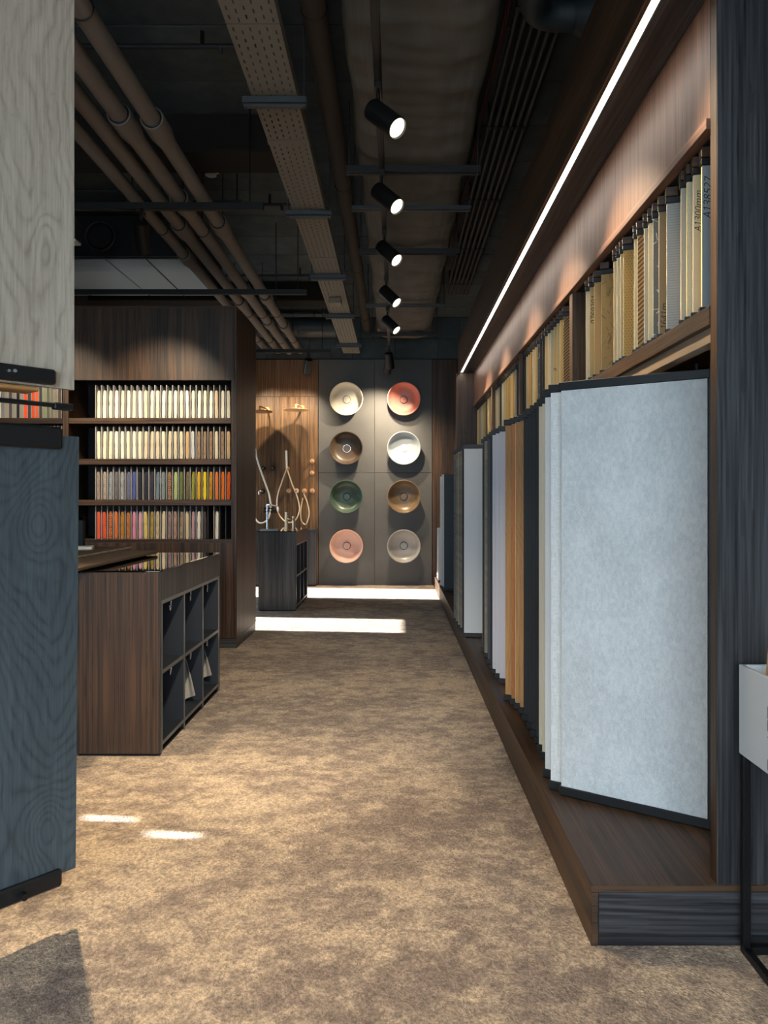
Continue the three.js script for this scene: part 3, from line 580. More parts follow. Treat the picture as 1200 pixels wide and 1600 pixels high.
{
  // near bay: distances of the front edges read along the rack
  const near = [[2.118, 'a138527', 9], [2.178, 'a1300', 11], [2.226, 'beige', 12], [2.271, 'stone', 13], [2.39, 'greyridge', 17], [2.46, 'n164', 19], [2.516, 'crackle', 20], [2.56, 'beige', 20], [2.607, 'stone', 20], [2.676, 'diag', 22], [2.715, 'beige', 22], [2.84, 'gold', 24], [2.88, 'sand', 24], [2.925, 'beige', 24], [2.968, 'sand', 24], [3.144, 'cork', 26], [3.258, 'zig', 26], [3.334, 'n07', 26], [3.40, 'beige', 26]];
  near.forEach(([d, k, a], i) => smallBoard(k, d, a, 'near upper rack bay', i));
  const mid = 'diag oak sand n3 stone beige sand black dark crackle oak beige gold zig sand dark'.split(' ');
  mid.forEach((k, i) => smallBoard(k, 3.86 + i * 0.078, 22, 'middle upper rack bay', i, k === 'black' || k === 'dark' ? coreD : null));
  const far = 'dark stone gold sand gold oak oak stone beige dark sand beige stone'.split(' ');
  far.forEach((k, i) => smallBoard(k, 5.34 + i * 0.094, 20, 'third upper rack bay', i, k === 'dark' ? coreD : null));
  const last = 'sand oak beige dark gold oak sand beige stone gold sand beige'.split(' ');
  last.forEach((k, i) => smallBoard(k, 6.84 + i * 0.098, 18, 'far upper rack bay', i, k === 'dark' ? coreD : null));
}
// lower swinging panels
const PW = 0.48, PH = 1.382, PT = 0.012;
const gPF = new THREE.PlaneGeometry(PW - 0.004, PH - 0.004), gPC = bx(0, PW, 0, PH, -PT / 2, PT / 2, 'y', 0.001);
const gPB = [bx(-0.008, PW + 0.008, -0.03, 0.0, -0.011, 0.011, 'x', 0.002)], gPTop = bx(-0.008, PW + 0.008, PH, PH + 0.03, -0.011, 0.011, 'x', 0.002);
const gPost = bx(PW + 0.002, PW + 0.016, -0.03, PH + 0.03, -0.010, 0.010, 'y', 0.002), gPin = cyl([PW + 0.009, PH + 0.03, 0], [PW + 0.009, PH + 0.058, 0], 0.006, 0.006, 10);
function swingPanel(x, d, alpha, face, core, label) {
  const o = thing('swing_panel', label, 'sample panel', [x, 0.197, -d], -alpha * Math.PI / 180, 'large swinging panels on the plinth');
  part('core', gPC, core, o);
  const f = part('face', gPF, face, o.children[0]); f.position.set(PW / 2, PH / 2, PT / 2 + 0.0008);
  part('bottom_rail', gPB, M.rail, o); part('top_rail', gPTop, M.rail, o); part('hinge_post', [gPost, gPin], M.rail, o);
}
{
  const W = M.whiteBoard, C = M.paleEdge, K = M.charcoal;
  [[0.583, 2.58, 34, M.plaster, W, 'big bluish-white mottled panel swung open nearest the camera'],
  [0.557, 2.632, 32, M.linen, W, 'white linen-textured panel directly behind the big open panel'],
  [0.560, 2.745, 31, M.whiteBoard, W, 'second white panel behind the big open panel'],
  [0.586, 2.93, 30, M.cream, C, 'cream panel between the white panels and the black panels'],
  [0.590, 3.02, 30, M.cream, C, 'cream panel next to the nearest black panel'],
  [0.597, 3.12, 29, K, M.charcoal, 'nearest of the four black panels'],
  [0.597, 3.21, 28, K, M.charcoal, 'second nearest of the four black panels'],
  [0.600, 3.32, 27, K, M.charcoal, 'third nearest of the four black panels'],
  [0.600, 3.44, 26, K, M.charcoal, 'farthest of the four black panels, next to the oak panels'],
  [0.603, 3.556, 25, M.oakTan, M.oakTan, 'nearest of the four oak panels, next to the black ones'],
  [0.593, 3.635, 24, M.oakTan, C, 'second nearest of the four oak panels'],
  [0.586, 3.71, 24, M.oakHoney, M.oakHoney, 'third oak panel with honey brown face'],
  [0.567, 3.79, 24, M.oakTan, M.oakTan, 'farthest oak panel, next to the lilac-white panels'],
  [0.585, 4.13, 20, M.lilac, M.lilac, 'nearest of the three lilac-white panels'],
  [0.580, 4.25, 20, M.lilac, M.lilac, 'middle one of the three lilac-white panels'],
  [0.576, 4.36, 20, M.lilac, W, 'farthest of the three lilac-white panels'],
  [0.577, 4.48, 18, K, M.charcoal, 'black panel just beyond the lilac-white panels'],
  [0.578, 4.62, 17, M.slate, K, 'slate dark panel beyond the lilac-white panels'],
  [0.585, 4.82, 16, M.greige, C, 'greige panel between the slate panel and the wide pale panel'],
  [0.590, 5.0, 14, K, M.greige, 'dark panel with pale edge right before the wide pale panel'],
  [0.515, 5.53, 7, M.whiteBoard, W, 'wide pale grey-white panel facing the aisle midway along the row'],
  [0.512, 5.64, 8, K, M.charcoal, 'black-edged panel right behind the wide pale panel'],
  [0.507, 5.76, 8, M.greige, M.greige, 'second panel behind the wide pale panel, greige'],
  [0.502, 5.90, 8, M.greige, C, 'third panel behind the wide pale panel, pale edge'],
  [0.497, 6.06, 8, M.greige, M.greige, 'fourth panel behind the wide pale panel, greige'],
  [0.492, 6.22, 8, M.greyWeave, M.greyWeave, 'farthest grey woven panel of the long row']].forEach(a => swingPanel(...a));
}
{ // loose boards leaning on the plinth beyond the unit
  const tall = (x, d, w, h, mat, edge, label) => {
    const o = thing('standing_board', label, 'sample board', [x, 0.165, -d]);
    part('board', bx(0, w, 0.03, h, -0.008, 0.008, 'y', 0.001), mat, o); part('foot', bx(-0.004, w, 0, 0.03, -0.014, 0.014, 'x', 0.002), M.rail, o);
    part('edge_band', bx(-0.002, 0.0, 0.03, h, -0.008, 0.008, 'y', 0.0004), edge, o);
  };
  tall(0.55, 8.35, 0.40, 1.32, M.slate, M.white, 'dark slate standing board with white edge beyond the display unit');
  tall(0.535, 8.50, 0.40, 1.32, M.whiteBoard, M.white, 'white standing board directly behind the slate board');
  tall(0.525, 8.62, 0.40, 1.30, M.whiteBoard, M.white, 'farther white standing board behind the slate board');
  tall(0.53, 9.15, 0.35, 0.68, M.whiteBoard, M.white, 'short white standing board near the back wall');
  tall(0.53, 9.35, 0.35, 0.67, M.linen, M.white, 'short white standing board farthest at the back wall');
}

// ───────────────────────── hanging floor boards at the left edge ─────────────────────────
{
  const dirX = -0.6536, dirZ = 0.7568, ang = Math.atan2(-dirZ, dirX);   // local +x runs from the visible edge to the hinge
  const W = 0.62;
  // local frame: +x towards the hinge, the visible face is on +z or -z: choose the one towards the camera
  const mk = (name, label, y, h, mat, roll, px, pz) => {
    const o = thing(name, label, 'floor board', [px, y, pz], ang);
    o.rotation.order = 'YXZ'; o.rotation.z = roll;
    part('core', bx(0, W, 0, h, -0.006, 0.006, 'y', 0.001), mat === M.oakBlue ? M.slate : M.greige, o);
    const f = part('face', new THREE.PlaneGeometry(W - 0.002, h - 0.002), mat, o.children[0]); f.rotation.y = Math.PI; f.position.set(W / 2, h / 2, -0.007);
    return o;
  };
  const px = -0.9236, pz = -2.12;
  const lo = mk('floor_board', 'dark blue-grey oak floor board hanging low at the left edge', 0.14, 1.24, M.oakBlue, 0.008, px, pz);
  const rail = (o, x0, y0, y1, z0, z1) => part('clamp_rail', bx(x0, W + 0.05, y0, y1, z0, z1, 'x', 0.006), M.rail, o);
  rail(lo, 0.045, -0.03, 0.018, -0.022, 0.010);
  rail(lo, 0.055, 1.20, 1.262, -0.024, 0.012);
  part('screw_knob', [cyl([0.155, -0.012, -0.022], [0.155, -0.012, -0.04], 0.011, 0.009, 16)], M.black, lo);
  const up = mk('floor_board', 'pale grey oak floor board hanging at the upper left', 1.513, 1.24, M.oakGrey, 0.0, px - 0.004, pz);
  rail(up, 0.062, 0.006, 0.048, -0.032, 0.010);
  part('pin', [cyl([0.175, 0.03, -0.032], [0.175, 0.03, -0.037], 0.005, 0.005, 10), cyl([0.190, 0.028, -0.032], [0.190, 0.028, -0.037], 0.004, 0.004, 10)], M.chrome, up);
  part('clamp_tray', bx(0.11, W, -0.018, -0.006, -0.03, 0.05, 'x', 0.003), M.oakTan, up, 'small tan wooden underside');
  // empty clamp rail between the boards
  const e = thing('empty_clamp', 'empty black clamp rail between the two hanging boards', 'clamp', [px + 0.01, 1.463, pz - 0.06], ang);
  part('bar', bx(0.06, W + 0.05, 0, 0.012, -0.01, 0.01, 'x', 0.003), M.rail, e);
  part('lip', bx(0.045, 0.10, -0.006, 0.014, -0.012, 0.012, 'x', 0.003), M.rail, e);
  // floor standing post that carries them, outside the frame
  const p = thing('rack_post', 'black steel rack post carrying the hanging floor boards', 'rack', [px + dirX * (W + 0.06), 0, pz + dirZ * (W + 0.06)], ang);
  part('post', bx(-0.012, 0.03, 0.01, 2.95, -0.03, 0.03, 'y', 0.003), M.steelBlack, p);
  part('foot', bx(-0.08, 0.25, 0, 0.012, -0.2, 0.2, 'x', 0.003), M.steelBlack, p);
}

// ───────────────────────── white sample box on black frame at the right edge ─────────────────────────
{
  const x0 = 0.912, x1 = 1.32, z0 = -1.955, z1 = -1.15, y0 = 0.526, y1 = 0.762;
  const o = thing('sample_box', 'white open sample box with dark lettering on a black frame', 'display box', [0, 0, 0]);
  part('side', bx(x0, x0 + 0.012, y0, y1, z0, z1), M.whitePaint, o); part('side', bx(x1 - 0.012, x1, y0, y1, z0, z1), M.whitePaint, o);
  part('end', bx(x0 + 0.012, x1 - 0.012, y0, y1, z0, z0 + 0.012), M.whitePaint, o); part('end', bx(x0 + 0.012, x1 - 0.012, y0, y1, z1 - 0.012, z1), M.whitePaint, o);
  part('bottom', bx(x0 + 0.012, x1 - 0.012, y0, y0 + 0.012, z0 + 0.012, z1 - 0.012), M.whitePaint, o);
  const mk = std(0x1d2226, 0.6);
  for (const [a, b] of [[0.662, 0.693], [0.632, 0.659], [0.616, 0.619], [0.537, 0.563]]) part('letter_stroke', bx(x0 - 0.0012, x0, a, b, -1.802, -1.792, 'y', 0.0002), mk, o, 'dark printed letter stroke');
  const f = 0.02;
  const leg = (x, z) => part('leg', bx(x, x + f, 0, y0, z, z + f, 'y', 0.002), M.steelBlack, o);
  leg(x0 + 0.003, z0); leg(x1 - f, z0); leg(x0 + 0.003, z1 - f); leg(x1 - f, z1 - f);
  part('foot_rail', bx(x0 + 0.003, x0 + 0.003 + f, 0, f, z0 + f, z1 - f, 'z', 0.002), M.steelBlack, o); part('foot_rail', bx(x1 - f, x1, 0, f, z0 + f, z1 - f, 'z', 0.002), M.steelBlack, o);
  part('cross_rail', bx(x0 + 0.003 + f, x1 - f, 0, f, z0, z0 + f, 'x', 0.002), M.steelBlack, o);
  const t = thing('wood_sample', 'peach wood sample leaning in the white box', 'wood sample', [0.936, 0.541, -1.775]); t.rotation.z = -0.10;
  part('plank', bx(0, 0.014, 0, 0.30, -0.13, 0.12, 'y', 0.002), std(0xd9a982, 0.6), t); part('label_strip', bx(-0.001, 0, 0.25, 0.29, -0.10, 0.10, 'y', 0.0003), M.oakTan, t);
  const t2 = thing('wood_sample', 'second wood sample standing behind the peach one in the box', 'wood sample', [1.05, 0.54, -1.55]); t2.rotation.z = -0.1;
  part('plank', bx(0, 0.014, 0, 0.28, -0.13, 0.12, 'y', 0.002), M.oakTan, t2); part('label_strip', bx(-0.001, 0, 0.22, 0.26, -0.10, 0.10, 'y', 0.0003), M.greige, t2);
}

// ───────────────────────── ceiling services ─────────────────────────
{ // four insulated pipes running to the back
  const mkPipe = (x, y, r, label, joints) => {
    const o = thing('insulated_pipe', label, 'pipe', [x, y, 0], 0, 'insulated pipes along the ceiling');
    const zs = [1.8, ...joints, -9.9];
    for (let i = 0; i < zs.length - 1; i++) part('pipe_section', cyl([0, 0, zs[i]], [0, 0, zs[i + 1] + 0.004], r, r, 28), M.pipe, o);
    joints.forEach(z => {
      const g = lathe([[r * 0.98, 0], [r * 1.32, 0], [r * 1.34, 0.03], [r * 1.34, 0.16], [r * 1.05, 0.26], [r, 0.27]], 28); g.rotateX(-Math.PI / 2); g.translate(0, 0, z);
      part('sleeve', g, M.pipe, o); const c = new THREE.TorusGeometry(r * 1.03, 0.006, 8, 28); c.translate(0, 0, z + 0.003); part('collar', c, M.black, o);
    });
    for (const z of [-1.2, -3.0, -5.45, -7.9, -9.2]) part('hanger', [cyl([0, r * 0.9, z], [0, RT - y, z], 0.004, 0.004, 8), (() => { const c = new THREE.TorusGeometry(r * 1.02, 0.005, 6, 24); c.translate(0, 0, z); return c; })()], M.black, o);
  };
  mkPipe(-1.28, 3.2, 0.047, 'thick insulated pipe nearest the cable tray, rightmost of four', [-3.86, -5.3, -7.2, -8.4]);
  mkPipe(-1.43, 3.19, 0.047, 'insulated pipe, second from right of four ceiling pipes', [-3.8, -4.85, -6.9, -8.2]);
  mkPipe(-1.577, 3.2, 0.045, 'insulated pipe, third from right of four ceiling pipes', [-5.35, -7.4]);
  mkPipe(-1.73, 3.2, 0.042, 'leftmost insulated pipe of the four ceiling pipes', [-6.0, -8.0]);
  const h = thing('pipe_clamp_rail', 'black clamp rail crossing above the four ceiling pipes', 'rail', [0, 3.275, -5.2]);
  part('rail', bx(-1.9, -1.08, 0, 0.03, -0.02, 0.02, 'x', 0.002), M.black, h); for (const x of [-1.86, -1.5, -1.12]) part('rod', cyl([x, 0.03, 0], [x, 3.5 - 3.275, 0], 0.005, 0.005, 8), M.black, h);
}
{ // perforated cable tray
  const o = thing('cable_tray', 'perforated beige metal cable tray hung along the ceiling', 'cable tray', [-0.60, 3.2, 0]);
  const w = 0.226, L = 1.0;
  const sh = new THREE.Shape(); sh.moveTo(-w / 2, 0); sh.lineTo(w / 2, 0); sh.lineTo(w / 2, L - 0.004); sh.lineTo(-w / 2, L - 0.004);
  for (let i = 0; i < 6; i++) for (let k = 0; k < 17; k++) {
    const x = (i - 2.5) * 0.036, y = 0.02 + k * 0.0575 + (i % 2) * 0.02, p = new THREE.Path();
    p.moveTo(x - 0.0035, y); p.lineTo(x - 0.0035, y + 0.026); p.lineTo(x + 0.0035, y + 0.026); p.lineTo(x + 0.0035, y); sh.holes.push(p);
  }
  const plate = new THREE.ExtrudeGeometry(sh, { depth: 0.0015, bevelEnabled: false }); plate.rotateX(-Math.PI / 2);
  const side = [bx(-w / 2, -w / 2 + 0.002, 0, 0.06, -L + 0.004, 0, 'z', 0.0005), bx(w / 2 - 0.002, w / 2, 0, 0.06, -L + 0.004, 0, 'z', 0.0005)];
  const joint = bx(-w / 2 - 0.003, w / 2 + 0.003, -0.003, -0.0005, -0.05, 0.004, 'x', 0.0005);
  const g = mergeGeometries([clean(plate), ...side]);
  for (let k = 0; k < 11; k++) { part('tray_section', g, M.trayPaint, o).position.z = 0.9 - k; if (k % 2) part('joint_plate', joint, M.trayPaint, o).position.z = 0.9 - k; }
  for (const d of [3.66, 5.1, 6.55, 7.95, 9.45]) {
    part('bracket', [bx(-0.16, 0.16, -0.035, -0.004, -d - 0.02, -d + 0.02, 'x', 0.002), bx(-0.155, 0.155, -0.052, -0.038, -d - 0.015, -d + 0.015, 'x', 0.002)], M.galv, o);
    for (const x of [-0.145, 0.145]) part('rod', cyl([x, -0.06, -d], [x, RT - 3.2, -d], 0.005, 0.005, 8), M.galv, o);
  }
  part('junction_box', bx(-0.06, 0.06, -0.06, -0.002, -7.42, -7.28, 'x', 0.004), M.greige, o, 'small pale junction box under the tray');
  const r = thing('round_duct', 'dark brown insulated round duct beside the cable tray', 'duct', [-0.378, 3.47, 0]);
  part('duct_body', cyl([0, 0, 1.6], [0, 0, -9.7], 0.058, 0.058, 32), std(0x3a342d, 0.8), r);
  for (let k = 0; k < 5; k++) part('strap', [(() => { const c = new THREE.TorusGeometry(0.060, 0.003, 6, 32); c.translate(0, 0, -1.5 - k * 1.9); return c; })(), cyl([0, 0.058, -1.5 - k * 1.9], [0, RT - 3.47, -1.5 - k * 1.9], 0.005, 0.005, 8)], M.black, r);
}
{ // big flat insulated duct
  const o = thing('insulated_air_duct', 'wide grey wrapped air duct with sagging folds above the spotlights', 'air duct', [0.115, 3.36, 0]);
  const n = 260, m = 56, w = 0.36, h = 0.30, r = 0.09, z0 = 1.7, z1 = -9.75, pos = [], uv = [], idx = [];
  for (let i = 0; i <= n; i++) for (let j = 0; j <= m; j++) {
    const t = j / m * 4, q = Math.floor(t) % 4, f = t - Math.floor(t);
    // walk round a superellipse
    const a = j / m * Math.PI * 2, ca = Math.cos(a), sa = Math.sin(a), e = 0.42;
    let x = Math.sign(ca) * Math.pow(Math.abs(ca), e) * w, y = Math.sign(sa) * Math.pow(Math.abs(sa), e) * h / 2;
    const z = z0 + (z1 - z0) * i / n, d = -z;
    const seg = ((d % 1.02) + 1.02) % 1.02 / 1.02, sag = Math.sin(seg * Math.PI);
    const wr = (fbm(x * 5 + 9, d * 7, 3) - 0.5) * 0.035 + 0.022 * Math.pow(Math.abs(Math.sin(d * 11 + 1.8 * Math.sin(x * 6) + 4 * vn(d * 1.3, 2))), 8) * (sa < 0 ? -1 : 0);
    if (sa < 0) y += -0.02 * sag * (1 - Math.abs(ca)) + wr; x *= 0.97 + 0.05 * sag + wr * 0.8;
    pos.push(x, y + h / 2, z); uv.push(a, d);
  }
  for (let i = 0; i < n; i++) for (let j = 0; j < m; j++) { const a = i * (m + 1) + j; idx.push(a, a + m + 2, a + 1, a, a + m + 1, a + m + 2); }
  const g = new THREE.BufferGeometry(); g.setAttribute('position', new THREE.Float32BufferAttribute(pos, 3)); g.setAttribute('uv', new THREE.Float32BufferAttribute(uv, 2)); g.setIndex(idx); g.computeVertexNormals();
  part('duct_wrap', g, M.duct, o);
  part('duct_end', bx(-0.33, 0.33, 0.02, 0.28, -9.74, -9.72), M.duct, o);
  for (const d of [2.7, 4.70, 5.30, 6.25, 7.95, 9.35]) {
    const perf = d === 5.30 || d === 7.95;
    part('support_channel', [bx(-0.43, 0.43, -0.075, perf ? -0.05 : -0.035, -d - 0.02, -d + 0.02, 'x', 0.002), bx(-0.43, 0.43, -0.085, -0.078, -d - 0.017, -d - 0.005, 'x', 0.001)], perf ? M.galv : M.conduit, o);
    for (const x of [-0.41, 0.41]) part('rod', cyl([x, -0.09, -d], [x, RT - 3.36, -d], 0.005, 0.005, 8), M.galv, o);
  }
}
{ // conduits on the right and an elbow duct
  for (let k = 0; k < 6; k++) {
    const o = thing('cable_conduit', `dark cable conduit under the ceiling, ${ORD[k]} from left of six parallel ones`, 'conduit', [0.60 + k * 0.046, 3.6, 0], 0, 'parallel cable conduits');
    part('tube', cyl([0, 0, 1.5], [0, 0, -8.6], 0.016, 0.016, 14), M.conduit, o);
    for (let j = 0; j < 7; j++) part('clip', [bx(-0.019, 0.019, -0.019, 0.002, -1.3 - j * 1.15, -1.26 - j * 1.15, 'x', 0.002), bx(-0.006, 0.006, 0.0, RT - 3.6, -1.3 - j * 1.15, -1.27 - j * 1.15, 'y', 0.001)], M.black, o);
  }
  const o = thing('elbow_duct', 'dark teal duct elbow flaring into the wall above the canopy', 'duct', [0, 3.36, -3.30]);
  part('elbow', tube([[0.60, 0.02, 0.5], [0.60, 0.015, 0.25], [0.605, 0.01, 0.1], [0.64, 0.01, 0.03], [0.70, 0.01, 0], [0.80, 0.01, 0]], 0.065, 30, 24), M.tealDuct, o);
  part('seam_ring', cyl([0.792, 0.01, 0], [0.80, 0.01, 0], 0.07, 0.07, 24), M.tealDuct, o);
  const c = new THREE.CylinderGeometry(0.24, 0.066, 0.30, 28); c.rotateZ(-Math.PI / 2); c.translate(0.95, 0.01, 0); part('flare', c, M.tealDuct, o);
  part('collar', cyl([1.10, 0.01, 0], [1.75, 0.01, 0], 0.24, 0.24, 28), M.tealDuct, o);
  // red and grey loose cables
  [['#4a1f20', 'dark red cable bundle on the ceiling beside the conduits', 0.548, 3.64, 0]].forEach(([c, l, x, y, ph]) => {
    const q = thing('loose_cable', l, 'cable', [x, y, 0]);
    const pts = []; for (let i = 0; i <= 20; i++) pts.push([0.006 * Math.sin(i * 1.7 + ph), 0.012 * Math.cos(i * 2.3), 1.2 - i * 0.42]);
    part('cable_sheath', [tube(pts, 0.008, 120, 6), tube(pts.map(p => [p[0] + 0.014, p[1] + 0.01, p[2]]), 0.006, 120, 6)], std(c, 0.6), q);
    for (const z of [-2, -5]) part('clip', bx(-0.02, 0.03, 0.005, RT - y, z - 0.01, z + 0.01), M.black, q);
  });
}
{ // ventilation unit above the shelf wall
  const o = thing('ventilation_unit', 'black ventilation unit with pale blue-grey underside panels above the shelf wall', 'ventilation unit', [0, 3.3, 0]);
  const X = [-3.5, -3.15, -2.54, -2.18, -1.79], Z0 = -7.6, Z1 = -6.4, mp = std(0xa3b2ba, 0.5, 0.1);
  part('casing', bx(-3.5, -1.79, 0.012, 0.36, Z0, Z1), M.black, o);
  for (let i = 0; i < 4; i++) part('panel', bx(X[i] + 0.006, X[i + 1] - 0.006, 0, 0.012, Z0 + 0.01, Z1 - 0.01, 'z', 0.002), mp, o);
  part('seam_strip', bx(X[3] - 0.005, X[3] + 0.005, -0.006, 0.004, Z0, Z1), M.black, o);
  const ring = new THREE.TorusGeometry(0.125, 0.012, 8, 40); ring.translate(-2.56, 0.18, Z1 + 0.02); part('fan_ring', ring, M.conduit, o);
  const hub = cyl([-2.56, 0.18, Z1], [-2.56, 0.18, Z1 + 0.02], 0.11, 0.10, 32); part('fan_grille', hub, M.blackMatt, o);
  part('front_rail', bx(-3.5, -1.75, -0.012, 0.0, Z1 - 0.01, Z1 + 0.02, 'x', 0.002), M.black, o);
  for (const x of [-3.4, -1.85]) for (const z of [Z0 + 0.05, Z1 - 0.05]) part('rod', cyl([x, 0.35, z], [x, RT - 3.3, z], 0.006, 0.006, 8), M.black, o);
  const e = thing('emergency_lamp_box', 'small pale grey box with white base hung beside the oak board', 'box', [-2.43, 3.13, -5.5]);
  part('housing', bx(-0.12, 0.06, 0, 0.16, -0.06, 0.06, 'y', 0.004), M.galv, e); part('base_strip', bx(-0.12, 0.06, -0.02, 0, -0.05, 0.05, 'x', 0.003), M.white, e); part('rod', cyl([-0.03, 0.16, 0], [-0.03, RT - 3.13, 0], 0.005, 0.005, 8), M.black, e);
  const d = thing('smoke_detector', 'round white smoke detector under the ceiling among the pipes', 'smoke detector', [-1.42, RT, -5.66]);
  part('base', lathe([[0, 0], [0.066, 0], [0.066, -0.02], [0.05, -0.03], [0, -0.03]], 32), M.white, d); part('sensor', lathe([[0, -0.03], [0.044, -0.03], [0.042, -0.055], [0.02, -0.06], [0, -0.06]], 32), M.white, d);
  const s = thing('silver_cross_duct', 'dull silver round duct crossing in front of the back wall', 'duct', [0, 3.52, -9.95]);
  for (let k = 0; k < 5; k++) part('duct_section', cyl([-3.3 + k * 0.5, 0, 0], [-2.804 + k * 0.5, 0, 0], 0.13, 0.13, 28), std(0x4a5358, 0.5, 0.3), s);
  for (const x of [-3.0, -1.1]) part('hanger', cyl([x, 0.12, 0], [x, RT - 3.52, 0], 0.005, 0.005, 8), M.black, s);
  for (const [x, z, l] of [[-1.9, -4.0, 'thin dark water pipe crossing the ceiling before the beam'], [-1.4, -6.15, 'thin dark water pipe crossing the ceiling behind the beam'], [-1.3, -8.1, 'thin dark water pipe crossing the ceiling near the back']]) {
    const q = thing('sprinkler_pipe', l, 'pipe', [0, 3.66, z]);
    part('tube', cyl([XL, 0, 0], [-0.62, 0, 0], 0.014, 0.014, 12), M.conduit, q); part('nozzle', cyl([-0.95, -0.05, 0], [-0.95, 0, 0], 0.010, 0.014, 12), M.galv, q);
    for (const xx of [-3, -1.05]) part('clip', bx(xx - 0.01, xx + 0.01, 0.01, RT - 3.66, -0.01, 0.01), M.black, q);
  }
}

// ───────────────────────── tracks and spotlights ─────────────────────────
function track(label, a, b, y, rods) {
  const o = thing('light_track', label, 'light track', [0, 0, 0]);
  const alongZ = a[0] === b[0], g = alongZ ? [bx(a[0] - 0.018, a[0] + 0.018, y, y + 0.034, b[1], a[1], 'z', 0.002)] : [bx(a[0], b[0], y, y + 0.045, a[1] - 0.02, a[1] + 0.02, 'x', 0.002)];
  part('channel', g, M.black, o);
  part('conductor', alongZ ? bx(a[0] - 0.007, a[0] + 0.007, y - 0.002, y, b[1], a[1]) : bx(a[0], b[0], y - 0.002, y, a[1] - 0.007, a[1] + 0.007), M.conduit, o);
  for (const r of rods) { const x = alongZ ? a[0] : r, z = alongZ ? r : a[1]; part('hanger', cyl([x, y + 0.03, z], [x, alongZ ? 3.274 : RT, z], 0.004, 0.004, 8), M.black, o); }
}
const TX = -0.08, TY = 3.1;
track('long black light track running down the aisle carrying the spotlights', [TX, 1.2], [TX, -9.9], TY, [-2.7, -4.7, -6.25, -9.35]);
track('near black crossways light track above the island', [-3.4, -4.8], [-0.86, -4.8], 3.085, [-3.2, -2.2, -0.95]);
track('short black light track hidden behind the pale oak board', [-3.4, -3.4], [-1.5, -3.4], 3.085, [-3.2, -2.3]);
track('far black crossways light track in front of the block wall', [-3.5, -6.78], [-0.82, -6.78], 3.085, [-3.45, -1.1, -0.9]);
track('thin black light track above the shower wall', [-3.0, -9.55], [-0.83, -9.55], 3.1, [-2.6, -0.95]);

const gBody = (() => { const g = lathe([[0, 0], [0.046, 0], [0.05, 0.004], [0.05, 0.196], [0.0485, 0.2], [0.046, 0.2], [0.044, 0.188], [0.041, 0.186]], 36, 0.5); g.rotateX(Math.PI / 2); return g; })();
const gLens = (() => { const g = new THREE.CircleGeometry(0.0435, 36); g.translate(0, 0, 0.189); return g; })();
function spotlight(label, x, y, z, dir, k, ang = 0.5, pen = 0.7, col = WARM, lens = M.lens, drop = 0.125) {
  const o = thing('track_spotlight', label, 'spotlight', [x, y, z], 0, 'black cylinder track spotlights');
  part('adapter', bx(-0.016, 0.016, -0.03, 0.0, -0.05, 0.05, 'z', 0.002), M.black, o);
  part('stem', cyl([0, -drop, 0], [0, -0.03, 0], 0.009, 0.009, 12), M.black, o);
  const v = new THREE.Vector3(...dir).normalize();
  const q = new THREE.Quaternion().setFromUnitVectors(new THREE.Vector3(0, 0, 1), v);
  const off = v.clone().multiplyScalar(-0.045).add(new THREE.Vector3(0, -drop, 0));
  const b = part('body', gBody, M.black, o); b.quaternion.copy(q); b.position.copy(off);
  part('lens', gLens, lens, b, 'glowing lens');
  const s = new THREE.SpotLight(col, k, 0, ang, pen, 2);
  const p = new THREE.Vector3(x, y, z).add(off).add(v.clone().multiplyScalar(0.203));
  s.position.copy(p); s.target.position.copy(p.clone().add(v)); s.shadow.radius = 1.6; scene.add(s, s.target);
}
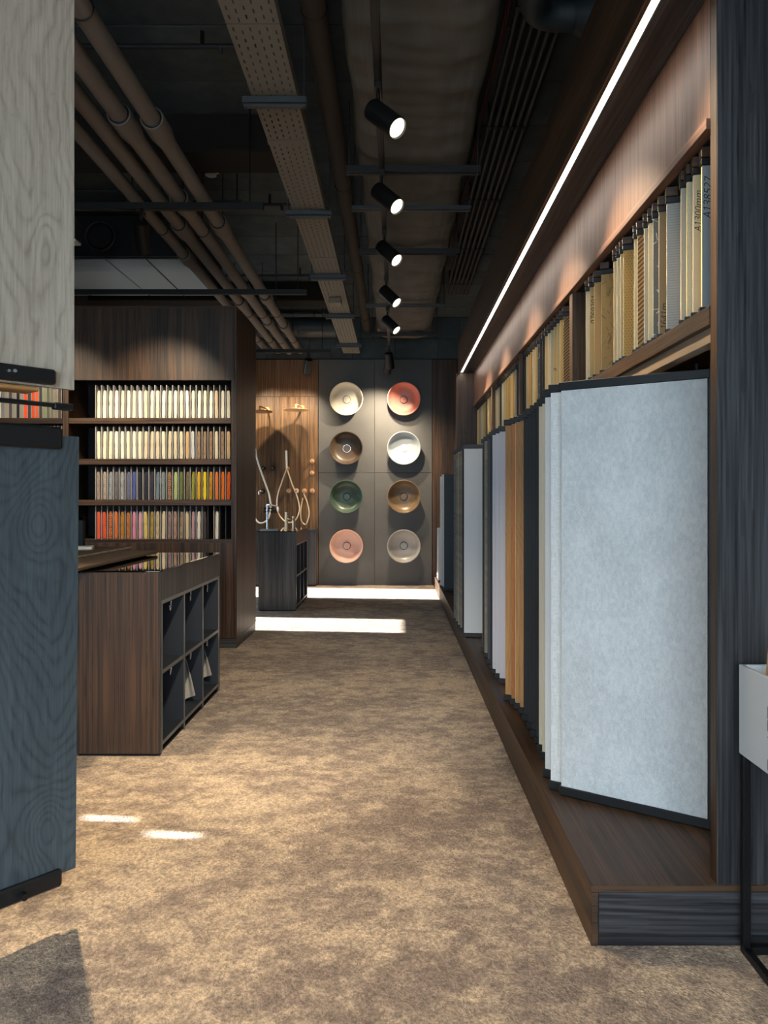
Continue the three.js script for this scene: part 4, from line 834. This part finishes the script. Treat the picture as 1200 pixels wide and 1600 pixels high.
// aisle spots, turned to the sample rack on the right
const nm = ['nearest aisle spotlight, cut off by the top of the picture', 'second aisle spotlight, largest one in full view', 'third aisle spotlight, before the first crossing channel', 'fourth aisle spotlight down the aisle', 'fifth aisle spotlight down the aisle', 'sixth aisle spotlight with almost hidden lens', 'seventh aisle spotlight, turned towards the basins', 'last aisle spotlight, close to the basin wall'];
[2.45, 3.39, 4.28, 5.23, 6.33, 7.35].forEach((d, i) => spotlight(nm[i], TX, TY, -d, [0.60, -0.68, i < 4 ? 0.46 : 0.40], 17, 0.34, 0.6, WARM));
spotlight(nm[6], TX, TY, -9.15, [0.14, -0.88, -0.50], 10, 0.75, 0.8, WARM);
spotlight(nm[7], TX, TY, -9.52, [-0.20, -0.84, -0.55], 13, 0.85, 0.75, WARM);
// behind the camera on the same track
spotlight('aisle spotlight above the camera, outside the picture', TX, TY, -0.4, [-0.05, -0.9, -0.35], 6, 0.7, 0.9, WARM);
spotlight('aisle spotlight before the first one in view, turned down the carpet', TX, TY, -1.45, [-0.15, -0.70, -0.70], 30, 0.46, 0.9, WARM2);
// near cross track
spotlight('spotlight on the near cross track, turned to the carpet samples', -1.66, 3.085, -4.8, [-0.14, -0.72, -0.66], 11.5, 0.52, 0.8, WARM2);
spotlight('spotlight on the near cross track hidden behind the oak board, washing the samples', -2.75, 3.085, -4.8, [0.02, -0.74, -0.66], 8, 0.52, 0.7, WARM2);
spotlight('spotlight on the short track hidden behind the oak board, lighting the carpet', -1.6, 3.085, -3.4, [0.24, -0.93, 0.34], 26, 0.55, 0.9, new THREE.Color().setRGB(1, 0.77, 0.48));
// shower track
spotlight('spotlight on the shower track, turned to the shower wall', -1.13, 3.1, -9.55, [-0.22, -0.80, -0.55], 6, 0.8, 0.8, WARM);
spotlight('spotlight on the shower track hidden behind the partition', -1.95, 3.1, -9.55, [0.25, -0.80, -0.55], 5, 0.8, 0.8, WARM);

for (const o of scene.children) if (o.isGroup && o.position.x === 0 && o.position.z === 0 && !o.rotation.y) {   // move each group's origin to the base of its thing
  const b = new THREE.Box3().setFromObject(o), c = b.getCenter(new THREE.Vector3()); c.y = b.min.y;
  const d = c.clone().sub(o.position); o.position.copy(c); for (const k of o.children) k.position.sub(d);
}
scene.traverse(o => { if (o.isMesh) { o.castShadow = true; o.receiveShadow = true; } if (o.isSpotLight || o.isDirectionalLight) { o.castShadow = true; } });
renderer.render(scene, camera);
